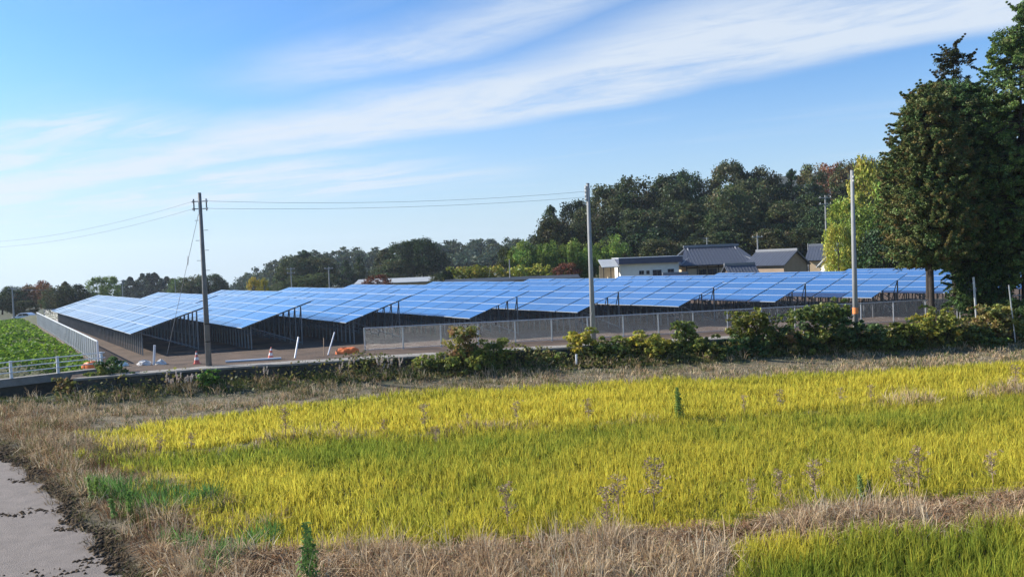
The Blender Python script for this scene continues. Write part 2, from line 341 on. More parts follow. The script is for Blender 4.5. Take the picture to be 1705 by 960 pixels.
def post_mesh(name, length, r=.038):
    m = MB(); m.tube([(0, 0, -.15), (0, 0, length)], r, 6); o = m.build(name, 'post_steel', None, False); me = o.data; bpy.data.objects.remove(o); return me
fx_, rx_ = .62, 3.62                        # front and rear posts, metres across the slope
zf = ZLOW + fx_*math.tan(TILT) - .14; zr = ZLOW + rx_*math.tan(TILT) - .14
FP = post_mesh('post', zf); RP = post_mesh('post', zr, .042)
m = MB(); m.tube([(fx_+.05, 0, zf-.12), (rx_-.05, 0, .12)], .032, 6); o = m.build('brace', 'post_steel'); BR = o.data; bpy.data.objects.remove(o)
m = MB(); m.tube([(rx_, 0, zr-.05), (rx_-.05, .55, .35)], .026, 5); o = m.build('strut', 'post_steel'); ST = o.data; bpy.data.objects.remove(o)
m = MB(); R_ = Matrix.Rotation(-TILT, 3, 'Y'); m.box((.1, -.03, -.125), (4.45, .03, -.045), R_, (0, 0, ZLOW)); o = m.build('rafter', 'post_steel'); RF = o.data; bpy.data.objects.remove(o)
ROWS = [(-21.2, 43.1), (-15.4, 44.1), (-9.7, 45.1), (-2.5, 44.6), (3.8, 46.0), (10.1, 47.5), (16.3, 48.4), (22.3, 48.4), (28.4, 49.2), (34.6, 50.0)]
ROWLAB = ['leftmost row of tilted solar panels, beside the silver railing', 'second row of solar panels from the left, behind the dark utility pole',
 'third row of solar panels from the left, above the orange tarp bundle', 'fourth row of solar panels from the left, its corner over the yellow shrub',
 'fifth row of solar panels from the left, just left of the tall middle pole', 'sixth row of solar panels from the left, just right of the middle pole',
 'seventh row of blue solar panels, ending left of the rightmost tall pole', 'eighth row of blue solar panels, ending right of the rightmost tall pole',
 'ninth row of blue solar panels, partly behind the bare cedar trunk', 'tenth row of blue solar panels, almost hidden behind the big cedars']
for ri, (rx0, ry0) in enumerate(ROWS):
    root = empty('solar_panel_row', (rx0, ry0, 0), AL); tag(root, ROWLAB[ri], 'solar panels', 'rows of solar panels')
    ylim = 79.5 - max(0, rx0-8)*.55; nP = max(6, int((ylim-ry0)/math.cos(AL)/PL))
    off = (ri % 2)
    gap = 0.0; ends = []
    for k in range(nP):
        if k and (k+off) % 2 == 1: gap += .075
        yk = k*PL + PL/2 + gap; dz = random.gauss(0, .006)
        for q in range(4):
            o = link('solar_panel', PM, root); d = (q+.5)*PW
            o.location = (d*math.cos(TILT), yk, ZLOW + d*math.sin(TILT) + dz); o.rotation_euler = (random.gauss(0, .002), -TILT+random.gauss(0, .0035), 0)
        if k % 1 == 0:
            o = link('rafter', RF, root); o.location = (0, k*PL+gap+.35, 0); o = link('rafter', RF, root); o.location = (0, k*PL+gap+1.6, 0)
        ends.append(yk)
    Ltot = nP*PL + gap
    for d in (.55, 2.2, 4.0):
        m = MB(); m.box((d-.03, .05, -.045), (d+.03, Ltot-.05, -.037+.0), R_, (0, 0, ZLOW)); m.build('purlin', 'post_steel', root)
    nf = int(Ltot/.6); far = MB()
    for k in range(nf):
        y = .3 + k*.6
        if k < 16: o = link('post', FP, root); o.location = (fx_, y, 0)
        else: far.tube([(fx_, y, -.15), (fx_, y, zf)], .038, 5)
    nr = int(Ltot/1.0)
    for k in range(nr):
        y = .3 + k*1.0
        if k < 14:
            o = link('post', RP, root); o.location = (rx_, y, 0); o = link('strut', ST, root); o.location = (0, y, 0)
        else: far.tube([(rx_, y, -.15), (rx_, y, zr)], .042, 5)
    for k in range(0, 8):
        o = link('brace', BR, root); o.location = (0, .3+k*3.0, 0)
    tag(far.build('far_posts', 'post_steel', root), kind='stuff')
# ------------------------------------------------------------------ chain-link fence along the front
def fence(A, B, hgt, label, mesh=.07, post=2.0, wr=.0014, wmat='galv'):
    A = Vector((*A, 0)); B = Vector((*B, 0)); D = B-A; Lf = D.length; ang = math.atan2(D.y, D.x)
    root = empty('chain_link_fence', A, ang); tag(root, label, 'fence')
    n = int(round(Lf/post)); st = Lf/n; pm = None
    for i in range(n+1):
        if pm is None: o = MB().tube([(0, 0, -.1), (0, 0, hgt+.03)], .038, 8).build('post', wmat, root); pm = o.data
        else: o = link('post', pm, root)
        o.location = (i*st, 0, 0)
    MB().tube([(0, 0, hgt), (Lf, 0, hgt)], .031, 8).build('top_rail', wmat, root)
    MB().tube([(0, 0, .07), (Lf, 0, .07)], .018, 6).build('bottom_rail', wmat, root)
    w = MB(); z0, z1 = .08, hgt-.02; dz = z1-z0
    k = -dz
    while k < Lf:
        for sgn in (1, -1):
            a, b = (k, k+dz) if sgn > 0 else (k+dz, k); p = [(a, z0), (b, z1)]
            q = []
            for (xa, za) in p:
                if xa < 0: t = (0-a)/(b-a); xa, za = 0, z0+t*dz
                if xa > Lf: t = (Lf-a)/(b-a); xa, za = Lf, z0+t*dz
                q.append((xa, .034, za))
            if abs(q[0][0]-q[1][0]) > .01: w.tube(q, wr, 3, False)
        k += mesh
    tag(w.build('chain_link_mesh', 'galv', root), kind='stuff'); return root
fence((-7.9, 41.2), (26.0, 45.6), 1.22, 'grey chain-link fence with steel posts in front of the panel rows')
fence((26.2, 45.65), (44.0, 47.9), 1.22, 'shaded stretch of chain-link fence behind the big cedar trunks')
fence((-47.2, 78.6), (-36.0, 81.5), 1.4, 'dark chain-link fence at the far left corner of the site', .1, 2.4, .004, 'galv_dark')
# ------------------------------------------------------------------ silver railing on the left
Lf = float(np.linalg.norm(FL1-FL0)); root = empty('metal_railing', (FL0[0], FL0[1], 0), math.atan2(FLD[1], FLD[0])); tag(root, 'silver metal railing of close upright bars along the left site edge', 'railing')
MB().box((0, -.03, 1.16), (Lf, .03, 1.21)).build('top_rail', 'white_paint', root); MB().box((0, -.02, .06), (Lf, .02, .10)).build('bottom_rail', 'railing_grey', root)
bm_ = MB().box((-.017, -.015, .1), (.017, .015, 1.16)).build('bar', 'railing_grey', root); bm_.location = (.12, 0, 0); nb = 1
pm = MB().box((-.04, -.045, -.3), (.04, .045, 1.15)).build('post', 'white_paint', root).data; i = 1
while i*1.0 < Lf: o = link('post', pm, root); o.location = (i*1.0, .0, 0); i += 1
k = .24; far = MB()
while k < Lf-.05:
    if nb < 150: o = link('bar', bm_.data, root); o.location = (k, 0, 0)
    else: far.box((k-.017, -.015, .1), (k+.017, .015, 1.16))
    nb += 1; k += .14
tag(far.build('far_bars', 'railing_grey', root), kind='stuff')
# concrete deck with white guardrail at the very left
A = Vector((-20.1, 37.6, 0)); B = Vector((-25.6, 32.6, 0)); D = B-A; ang = math.atan2(D.y, D.x); Ld = 9.5
root = empty('concrete_culvert', A, ang); tag(root, 'pale concrete culvert deck under the white guardrail', 'culvert')
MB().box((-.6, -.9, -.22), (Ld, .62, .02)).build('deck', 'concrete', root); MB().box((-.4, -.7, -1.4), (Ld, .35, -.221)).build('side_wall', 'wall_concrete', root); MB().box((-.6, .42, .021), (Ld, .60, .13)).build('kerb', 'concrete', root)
root = empty('guardrail', A + Vector((0, 0, .13)), ang); tag(root, 'white three-rail guardrail on the concrete culvert', 'guardrail')
pm = MB().box((-.055, -.04, 0), (.055, .04, .78)).build('post', 'white_paint', root); pm.location = (.0, .5, 0)
for i in range(1, 6): o = link('post', pm.data, root); o.location = (i*1.85, .5, 0)
for z in (.74, .50, .26): MB().tube([(-.15, .56, z), (Ld, .56, z)], .024, 8).build('rail', 'white_paint', root)
# ------------------------------------------------------------------ utility poles near the site
def pole(base, hgt, r0, r1, label, m='concrete_pole', steps=True, lean=0):
    root = empty('utility_pole', base); root.rotation_euler = (0, lean, 0); tag(root, label, 'pole')
    MB().tube([(0, 0, -.6), (0, 0, hgt)], [r0, r1], 14).build('pole_shaft', m, root, True)
    MB().tube([(0, 0, hgt+.001), (0, 0, hgt+.03)], r1*1.05, 14).build('pole_cap', 'steel_dark', root)
    return root
p1 = pole((-14.75, 37.5, 0), 8.28, .145, .075, 'dark weathered utility pole with two-line rack, left of centre', 'pole_dark')
for s in (-1, 1):
    rk = MB().box((s*.30-.02, -.03, 7.45), (s*.30+.02, .03, 8.02)).build('insulator_rack', 'steel_dark', p1)
    for z in (7.55, 7.90):
        MB().box((min(s*.1, s*.32), -.02, z-.02), (max(s*.1, s*.32), .02, z+.02)).build('bracket', 'steel_dark', p1)
        MB().tube([(s*.34, -.05, z-.055), (s*.34, -.05, z-.02), (s*.34, -.05, z+.02), (s*.34, -.05, z+.055)], [.03, .05, .05, .03], 8).build('insulator', 'porcelain', rk)
for i, z in enumerate(np.arange(2.2, 7.2, .48)):
    s = 1 if i % 2 else -1
    MB().tube([(s*.11, 0, z), (s*.30, 0, z)], .011, 5).build('step_bolt', 'steel_dark', p1)
for z in (1.15, 2.0): MB().tube([(0, 0, z), (0, 0, z+.05)], .142, 14).build('band', 'rubber', p1)
p2 = pole((4.1, 40.25, 0), 8.25, .145, .085, 'pale grey concrete utility pole in front of the middle rows')
for z in (7.45, 7.65, 7.85, 8.02): MB().tube([(-.12, -.1, z), (-.12, -.1, z+.12)], .05, 8).build('insulator', 'porcelain', p2)
MB().box((-.17, -.06, 7.4), (-.10, .06, 8.15)).build('insulator_rack', 'galv_dark', p2)
p3 = pole((18.1, 41.2, 0), 8.5, .145, .085, 'pale grey concrete utility pole on the right with orange base band')
MB().tube([(0, 0, .95), (0, 0, 1.28)], .1455, 14).build('reflector_band', 'orange_band', p3)
for z in (7.9, 8.1): MB().tube([(0, -.13, z), (0, -.13, z+.1)], .04, 8).build('insulator', 'porcelain', p3)
def wire(name, A, B, sag, label, r=.007, cat='wire', n=24, group=None, m='wire_grey'):
    A = Vector(A); B = Vector(B); pts = [A.lerp(B, i/n) - Vector((0, 0, sag*4*(i/n)*(1-i/n))) for i in range(n+1)]
    loc = pts[0]; o = MB().tube([p-loc for p in pts], r, 5).build(name, m, None); o.location = loc; return tag(o, label, cat, group)
for z, nm in ((7.90, 'upper'), (7.55, 'lower')):
    wire('power_line', (-14.4, 37.45, z), (3.98, 40.15, z-.04 if z > 7.7 else z+.02), .28 if z > 7.7 else .22, f'{nm} power line between the dark pole and the middle pole')
    wire('power_line', (-15.1, 37.45, z), (-46, 59, z+.1), 1.0, f'{nm} power line running left from the dark utility pole')
gw = wire('guy_wire', (-14.9, 37.6, 7.3), (-19.2, 43.0, .02), .0, 'thin guy wire slanting down left from the dark utility pole', .011)
o = MB().tube([(-.03, .04, -.25), (0, 0, 0), (.03, -.04, .25)], [.008, .035, .008], 8).build('guy_insulator', 'porcelain', gw); o.location = (Vector((-19.2, 43.0, .02))-Vector((-14.9, 37.6, 7.3)))*.30
# ------------------------------------------------------------------ small things on the site's edge
def cone(loc, label, tilt=(0, 0)):
    root = empty('traffic_cone', loc); root.rotation_euler = (*tilt, .3); root.scale = (.85, .85, .85); tag(root, label, 'traffic cone', 'traffic cones')
    MB().box((-.19, -.19, 0), (.19, .19, .035)).build('base', 'cone_red', root)
    prof = lambda z: .145*(1-z/.76)+.025
    for i, (a, b) in enumerate(((.036, .24), (.24, .40), (.40, .54), (.54, .66), (.66, .74))):
        MB().tube([(0, 0, a+.0005), (0, 0, b)], [prof(a), prof(b)], 14).build('band', 'cone_red' if i % 2 == 0 else 'cone_white', root)
cone((-15.75, 38.55, 0), 'red and white traffic cone just left of the dark utility pole')
cone((-12.3, 39.2, 0), 'faded red and white traffic cone right of the dark utility pole', (.04, .10))
def tarp(loc, size, label, seed):
    r = np.random.default_rng(seed); m = MB(); nu, nv = 22, 9; vs = []
    for j in range(nv):
        for i in range(nu):
            a = i/nu*6.283; p = j/(nv-1)*1.57; rr = math.cos(p)**.55*(1+.16*math.sin(a*3+seed)+.07*math.sin(a*7)); z = math.sin(p)**.7*(.8+.25*math.sin(a*2+seed)*math.cos(p)+.12*r.random())
            vs.append((rr*math.cos(a)*size[0]/2, rr*math.sin(a)*size[1]/2, z*size[2]))
    fs = [(j*nu+i, j*nu+(i+1) % nu, (j+1)*nu+(i+1) % nu, (j+1)*nu+i) for j in range(nv-1) for i in range(nu)] + [tuple(range((nv-1)*nu, nv*nu))]
    m.add(vs, fs); o = m.build('tarp_bundle', 'orange_tarp', None); o.location = loc; return tag(o, label, 'tarp')
tarp((-8.75, 40.6, 0), (1.15, .7, .34), 'crumpled orange tarp bundle left of the chain-link fence corner', 2)
tarp((-21.1, 38.7, 0), (.8, .6, .34), 'orange tarp bundle behind the white guardrail', 5)
def bar_thing(name, A, B, w, mt, label, cat):
    A = Vector(A); B = Vector(B); d = B-A; m = MB(); m.tube([(0, 0, 0), d], w, 8); m.tube([(0, 0, -.001), d.normalized()*.02], w*1.15, 8); o = m.build(name, mt); o.location = A; return tag(o, label, cat)
bar_thing('plastic_pipe', (-18.05, 38.9, 0), (-17.95, 38.9, .98), .06, 'pvc', 'white pipe standing tilted by the leftmost row', 'pipe')
bar_thing('plastic_pipe', (-14.3, 38.5, .06), (-11.7, 39.0, .06), .055, 'pvc', 'long white pipe lying on the ground right of the dark pole', 'pipe')
bar_thing('leaning_post', at(491, 596, Z=.0), at(497, 561, Y=39.9), .045, 'pvc', 'white leaning post left of the brown stake', 'post')
bar_thing('leaning_post', at(546, 591, Z=.0), at(557, 553, Y=41.2), .035, 'pvc', 'thin white leaning post beside the orange tarp', 'post')
bar_thing('survey_stake', at(539, 592, Z=.0), at(539, 562, Y=40.4), .02, 'stake_wood', 'thin brown wooden stake between two white leaning posts', 'stake')
def lump(name, loc, size, mt, label, cat, seed):
    r = np.random.default_rng(seed); m = MB(); nu, nv = 12, 6; vs = []
    for j in range(nv):
        for i in range(nu):
            a = i/nu*6.283; p = j/(nv-1)*1.5; k = .75+.5*r.random(); vs.append((math.cos(p)*math.cos(a)*k*size[0]/2, math.cos(p)*math.sin(a)*k*size[1]/2, math.sin(p)*size[2]*k))
    m.add(vs, [(j*nu+i, j*nu+(i+1) % nu, (j+1)*nu+(i+1) % nu, (j+1)*nu+i) for j in range(nv-1) for i in range(nu)] + [tuple(range((nv-1)*nu, nv*nu))]); o = m.build(name, mt); o.location = loc; return tag(o, label, cat)
lump('plastic_sack', (-19.6, 38.9, 0), (.5, .4, .2), 'sheet_blue', 'pale blue crumpled sheet on the soil beside the dark bush', 'sheet', 1)
lump('plastic_sack', (-20.2, 39.4, 0), (.45, .4, .25), 'sack', 'whitish sack behind the dark bush at the railing end', 'sack', 2)
lump('plastic_sack', (-18.55, 38.95, 0), (.75, .4, .22), 'sack', 'heap of grey-white sacks left of the standing white pipe', 'sack', 3)
lump('plastic_sack', (-17.75, 39.0, 0), (.5, .4, .22), 'sack', 'small whitish sack at the foot of the standing white pipe', 'sack', 4)
bar_thing('marker_post', (3.0, 37.9, -1.0), (3.0, 37.9, -.2), .05, 'pvc', 'short white marker post at the foot of the overgrown wall', 'post')
bar_thing('steel_post', (25.0, 42.0, -.3), (24.85, 42.0, 2.6), .055, 'galv', 'slim grey steel post among the dark cedars', 'post')
bar_thing('steel_post', (25.9, 40.2, -.9), (25.6, 40.2, 2.2), .03, 'galv', 'thin pale stake in the bushes at the far right', 'post')
# ------------------------------------------------------------------ foliage generators
def leaf_quads(C, Nn, size, rng, asp=.62):
    n = len(C); Nn = Nn/np.maximum(np.linalg.norm(Nn, axis=1, keepdims=True), 1e-6)
    t = rng.normal(size=(n, 3)); t -= (t*Nn).sum(1, keepdims=True)*Nn; t /= np.maximum(np.linalg.norm(t, axis=1, keepdims=True), 1e-6); b = np.cross(Nn, t)
    s = (np.asarray(size)*(.65+.7*rng.random(n)))[:, None]*.5
    V = np.stack([C - t*s, C + b*s*asp + Nn*s*.12, C + t*s, C - b*s*asp + Nn*s*.12], 1).reshape(-1, 3)
    return V, np.arange(4*n).reshape(-1, 4)
def clumps(cent, rad, per, size, cols, rng, flat=.75, out=.8, jit=.22, asp=.62):
    """leaf faces filling clumps; cols: per-clump colours"""
    k = len(cent); n = k*per; ci = np.repeat(np.arange(k), per); d = rng.normal(size=(n, 3)); d /= np.linalg.norm(d, axis=1, keepdims=True)
    r = rng.random(n)**.42; P = cent[ci] + d*(r*rad[ci])[:, None]*np.array((1, 1, flat))
    Nn = d*out + rng.normal(size=(n, 3))*.7 + np.array((0, 0, .35))
    V, F = leaf_quads(P, Nn, size, rng, asp); c = cols[ci]*(1+jit*rng.normal(size=(n, 1))); c = np.clip(c*(1+.08*rng.normal(size=(n, 3))), .004, .9)
    return V, F, np.repeat(c, 4, 0)
def palette(k, pal, rng, wts=None):
    pal = np.array(pal); i = rng.choice(len(pal), k, p=wts); j = rng.choice(len(pal), k, p=wts); t = rng.random((k, 1))*.6; return pal[i]*(1-t)+pal[j]*t
def crown_round(seed, pal, k=70, per=60, size=.045, wts=None, z0=.18, rad=.5, lump_=.13, squash=1.0, top=.75):
    rng = np.random.default_rng(seed); u = rng.random(k)*6.283; zz = rng.random(k)**.85
    prof = np.sin(np.clip(zz, .02, 1)**top*np.pi*.93)**.6
    rr = prof*(rad-lump_*.8)*(.55+.45*rng.random(k)**.5)*(1+.18*np.sin(u*2+seed))
    cent = np.stack([rr*np.cos(u), rr*np.sin(u), z0+zz*(1-z0-lump_*.4)], 1); rd = lump_*(.65+.7*rng.random(k))
    return clumps(cent, rd, per, size, palette(k, pal, rng, wts), rng)
def crown_conifer(seed, pal, k=80, per=45, size=.04, wts=None, z0=.12, power=.75, w=.5, asp=.5):
    rng = np.random.default_rng(seed); zz = rng.random(k)**1.25; u = rng.random(k)*6.283
    R = w*(1-zz)**power + .015; rr = R*(.35+.6*rng.random(k)); lump_ = .06+.055*(1-zz)
    cent = np.stack([rr*np.cos(u), rr*np.sin(u), z0+zz*(.97-z0)-rr*.12], 1)
    tip = np.stack([np.zeros(6), np.zeros(6), np.linspace(.84, .985, 6)], 1); cent = np.concatenate([cent, tip]); rd = np.concatenate([lump_*(.7+.6*rng.random(k)), np.linspace(.05, .018, 6)])
    return clumps(cent, rd, per, size, palette(k+6, pal, rng, wts), rng, .6, .6, .22, asp)
def crown_spray(seed, pal, k=60, per=60, size=.04, wts=None, z0=.02):
    """bamboo-like feathery plumes that arch outward"""
    rng = np.random.default_rng(seed); C = []
    for i in range(k//6):
        u = rng.random()*6.283; r0 = .12*rng.random(); lean = .1+.28*rng.random(); top = .6+.38*rng.random()
        for t in np.linspace(.25, 1, 6): C.append(((r0+lean*t*t)*math.cos(u), (r0+lean*t*t)*math.sin(u), z0+top*t-.08*t**3))
    C = np.array(C); rd = .07+.06*rng.random(len(C)); return clumps(C, rd, per, size, palette(len(C), pal, rng, wts), rng, .9, .6, .22, .4)
def trunk_mesh(seed, r=.022, top=.75, limbs=5, m='bark'):
    rng = random.Random(seed); b = MB(); p = [(0, 0, -.04)]; 
    for i in range(1, 5): p.append((rng.uniform(-.012, .012), rng.uniform(-.012, .012), top*i/4))
    b.tube(p, [r*1.25, r, r*.8, r*.55, r*.2], 7)
    for i in range(limbs):
        z = top*(.35+.5*i/limbs); a = rng.random()*6.28; l = .16+.12*rng.random(); b.tube([(0, 0, z), (l*.5*math.cos(a), l*.5*math.sin(a), z+.06), (l*math.cos(a), l*math.sin(a), z+.16)], [r*.45, r*.3, r*.1], 5)
    o = b.build('trunk', m, None, True); me = o.data; bpy.data.objects.remove(o); return me
DK = [(0.031, 0.057, 0.024), (0.043, 0.075, 0.029), (0.057, 0.086, 0.031), (0.038, 0.055, 0.034)]
DKW = [(0.045, 0.069, 0.03), (0.067, 0.099, 0.036), (0.09, 0.105, 0.041), (0.113, 0.105, 0.048)]
GR = [(0.075, 0.135, 0.03), (0.12, 0.195, 0.038), (0.18, 0.255, 0.045), (0.09, 0.15, 0.045)]
YG = [(0.24, 0.285, 0.045), (0.33, 0.36, 0.053), (0.165, 0.24, 0.045), (0.39, 0.375, 0.06)]
YE = [(.42, .30, .03), (.36, .30, .04), (.30, .27, .04)]
RU = [(.16, .075, .04), (.20, .10, .05), (.11, .07, .035), (.24, .10, .06)]
BL = [(0.039, 0.063, 0.042), (0.049, 0.077, 0.049), (0.063, 0.087, 0.049)]
MIXA = [(0.065, 0.091, 0.033), (0.117, 0.111, 0.039), (0.169, 0.117, 0.046), (0.078, 0.104, 0.039)]
PROTO = {}
def proto(key, gen, **kw):
    V, F, C = gen(**kw); PROTO[key] = (npmesh('crown', V, [F], C, 'tree_leaf'), trunk_mesh(kw['seed'], m='bark'))
for i in range(4): proto(f'dark{i}', crown_round, seed=20+i, pal=DK if i % 2 else DKW, k=110, per=62, size=.042, lump_=.12)
for i in range(3): proto(f'pine{i}', crown_conifer, seed=40+i, pal=DK if i != 1 else DKW, k=150, per=45, size=.042, power=.6, w=.5)
for i in range(3): proto(f'cedar{i}', crown_conifer, seed=50+i, pal=BL, k=150, per=42, size=.055, power=.8, w=.5)
for i in range(2): proto(f'green{i}', crown_round, seed=60+i, pal=[(.09, .15, .035), (.14, .21, .04), (.18, .25, .05)], k=80, per=50, size=.045, lump_=.12)
for i in range(2): proto(f'bamboo{i}', crown_spray, seed=70+i, pal=[(.14, .22, .04), (.20, .29, .05), (.10, .16, .035), (.24, .31, .06)], k=96, per=50, size=.06)
for i in range(2): proto(f'lime{i}', crown_round, seed=75+i, pal=YG, k=110, per=70, size=.034, lump_=.10, z0=.08)
proto('yellow0', crown_round, seed=80, pal=YE, k=50, per=50, size=.06, z0=.1)
for i in range(2): proto(f'rust{i}', crown_round, seed=85+i, pal=RU, k=60, per=50, size=.05, lump_=.11)
for i in range(2): proto(f'mix{i}', crown_round, seed=90+i, pal=MIXA, k=90, per=50, size=.042, lump_=.11)
proto('olive0', crown_round, seed=95, pal=[(.07, .085, .03), (.10, .11, .04), (.05, .07, .03)], k=80, per=50, size=.045)
ORD = ['first', 'second', 'third', 'fourth', 'fifth', 'sixth', 'seventh', 'eighth', 'ninth', 'tenth', 'eleventh', 'twelfth', 'thirteenth', 'fourteenth', 'fifteenth', 'sixteenth', 'seventeenth', 'eighteenth', 'nineteenth', 'twentieth', 'twenty-first']
def tree(key, xp, ytop, Y, wpx, label, group=None, name='tree', cat='tree', zbase=None):
    T = at(xp, ytop, Y=Y); zb = h(T.x, T.y) if zbase is None else zbase
    if key.startswith('cedar'): zb = T.z-9.5
    hh = max(T.z-zb, .5); w = wpx/FPX*Y
    root = empty(name, (T.x, T.y, zb-.05), random.random()*6.28); root.scale = (w, w, hh+.05)
    cm, tm = PROTO[key]; link('crown', cm, root); link('trunk', tm, root); tag(root, label, cat, group); return root
# wooded hill behind the houses: skyline first, then lower ranks down the slope
G1 = 'evergreen trees on the wooded hill'
sky_line = [(916, 341, 50, 'pine0'), (957, 335, 52, 'dark1'), (1010, 309, 62, 'dark0'), (1056, 296, 78, 'dark2'), (1090, 304, 50, 'pine1'), (1114, 290, 66, 'dark3'), (1146, 285, 48, 'dark1'),
 (1180, 300, 55, 'mix0'), (1213, 270, 68, 'dark0'), (1244, 285, 46, 'pine2'), (1273, 279, 60, 'dark2'), (1318, 281, 46, 'pine0'), (1352, 275, 50, 'mix1'), (1385, 274, 48, 'rust1'), (1412, 268, 52, 'mix0'), (1440, 262, 44, 'olive0'), (1475, 262, 52, 'dark1'), (1520, 255, 60, 'dark3'), (1580, 250, 60, 'dark0'), (1640, 250, 60, 'dark2'), (1700, 250, 60, 'dark1')]
SKL = {'pine0': 'dark pointed evergreen on the skyline of the wooded hill', 'dark': 'dark rounded evergreen crown on the skyline of the wooded hill', 'mix': 'brownish green crown on the skyline of the wooded hill'}
for i, (x, y, w, k) in enumerate(sky_line):
    lab = ['leftmost dark conifer of the wooded hill, left of the middle pole', 'second dark tree of the wooded hill, just left of the middle pole'][i] if i < 2 else ('tallest dark crown on the skyline of the wooded hill' if x == 1213 else 'rust-brown crown on the skyline near the lime green trees' if k == 'rust1' else f'{ORD[i]} evergreen crown from the left on the wooded hill skyline')
    tree(k, x, y, random.uniform(172, 182), w*1.4, lab, G1, 'hill_tree')
rg = random.Random(3)
for (Y0, n_, dtop, rank) in ((163, 17, 26, 'second-highest rank'), (152, 17, 52, 'middle rank'), (142, 18, 80, 'lower rank'), (133, 18, 108, 'front rank behind the roofs')):
    cnt = 0
    for i in range(n_):
        x = 905 + (1700-905)*(i+rg.uniform(.1, .9))/n_
        if x < 1000 and dtop > 60: continue
        ysk = np.interp(x, [a[0] for a in sky_line], [a[1] for a in sky_line]); y = ysk + dtop*np.interp(x, [905, 1000, 1100], [.6, .8, 1]) + rg.uniform(-12, 14)
        if y > 405: y = 405-rg.random()*12
        tree(rg.choice(['dark0', 'dark1', 'dark2', 'dark3', 'pine0', 'pine1', 'pine2', 'dark2', 'dark0']), x, y, Y0+rg.uniform(-4, 4), rg.uniform(76, 104), f'{ORD[cnt]} dark evergreen from the left in the hill\'s {rank}', G1, 'hill_tree'); cnt += 1
# pale trunks, bamboo and lit bushes at the hill's foot
for i, (x, y, w, k) in enumerate(sorted([(852, 402, 46, 'bamboo0'), (880, 396, 44, 'bamboo0'), (905, 398, 46, 'bamboo1'), (935, 395, 48, 'bamboo1'), (962, 402, 46, 'bamboo0'), (985, 398, 40, 'bamboo1'), (1012, 388, 44, 'bamboo0'), (1035, 405, 40, 'green0'), (1060, 412, 40, 'dark1'), (870, 415, 40, 'green1'), (915, 420, 44, 'green0'), (950, 422, 44, 'green1'), (842, 408, 30, 'olive0'), (862, 408, 40, 'bamboo1'), (893, 405, 42, 'bamboo0'), (924, 406, 42, 'bamboo0'), (945, 400, 44, 'bamboo1'), (975, 410, 40, 'bamboo0'), (1000, 400, 40, 'bamboo1'), (1024, 402, 36, 'bamboo0')])):
    tree(k, x, y, 127+rg.uniform(-4, 4), w*1.3, f'{ORD[i]} green brush clump from the left at the hill foot', 'bamboo and brush below the hill', 'bamboo_clump', 'bamboo')
tree('rust0', 945, 437, 118, 48, 'rust-brown bush behind the array, left of the middle pole', None, 'bush', 'bush'); tree('rust1', 925, 446, 117, 30, 'small russet bush left of the larger rust-brown bush', None, 'bush', 'bush')
tree('olive0', 1003, 452, 116, 26, 'small olive bush just right of the middle pole', None, 'bush', 'bush')
# lime green trees by the right pole
for (k, x, y, Y, w, lab) in [('lime0', 1452, 262, 96, 92, 'tall lime green tree behind the right utility pole'), ('lime1', 1405, 330, 84, 74, 'yellow-green tree overhanging the houses by the right pole'), ('green1', 1440, 345, 80, 84, 'leafy green tree between right pole and brown cedar'), ('green0', 1480, 300, 90, 80, 'green tree tucked behind the brown cedar'), ('lime1', 1395, 372, 78, 52, 'low yellow-green boughs in front of the grey-roofed house'), ('dark1', 1470, 380, 76, 90, 'dark tree beneath the lime green crowns')]:
    tree(k, x, y, Y, w*1.15, lab, None, 'leafy_tree')
# trees across the far left
for (k, x, y, Y, w, lab, c) in [('dark1', 22, 477, 165, 48, 'dark rounded tree behind the white car', 'tree'), ('rust0', 58, 473, 168, 52, 'rust-red autumn tree behind the white car', 'tree'), ('rust1', 72, 468, 176, 30, 'small red-topped autumn tree beside the dark grove', 'tree'), ('dark2', 95, 476, 160, 46, 'dark tree at the left end of the dark grove', 'tree'), ('pine1', 108, 468, 163, 36, 'dark pointed tree in the middle of the dark grove', 'tree'), ('dark3', 124, 474, 160, 42, 'dark tree at the right end of the dark grove', 'tree'), ('green0', 160, 461, 190, 30, 'green tree rising left of the small power pole', 'tree'), ('green0', 182, 460, 192, 34, 'green tree right beside the small power pole', 'tree'), ('dark0', 40, 500, 162, 46, 'low dark shrubbery right behind the white car', 'shrub'), ('dark2', 2, 492, 162, 46, 'dark shrubbery cut by the left picture edge', 'shrub')]:
    tree(k, x, y, Y, w*1.25, lab, None, 'tree' if c == 'tree' else 'shrub', c)
for i, x in enumerate(np.linspace(206, 318, 12)):
    tree(f'cedar{i % 3}', float(x), 473-13*random.random()-(8 if 230 < x < 290 else 0), 290+random.uniform(-20, 20), random.uniform(40, 56), f'{ORD[i]} bluish conifer from the left in the far row', 'far row of bluish conifers', 'conifer')
for i, (k, x, y, w) in enumerate([('olive0', 322, 458, 42), ('dark1', 350, 457, 48), ('green1', 300, 462, 34), ('dark3', 366, 468, 30), ('olive0', 335, 466, 34)]):
    tree(k, x, y, 230, w*1.3, ['pale olive far tree just left of the dark pole', 'dark rounded far tree just right of the dark pole', 'small green far tree further left of the dark pole', 'small dark far tree further right of the dark pole', 'low olive far tree right behind the dark pole'][i], 'far rounded trees by the dark pole', 'tree')
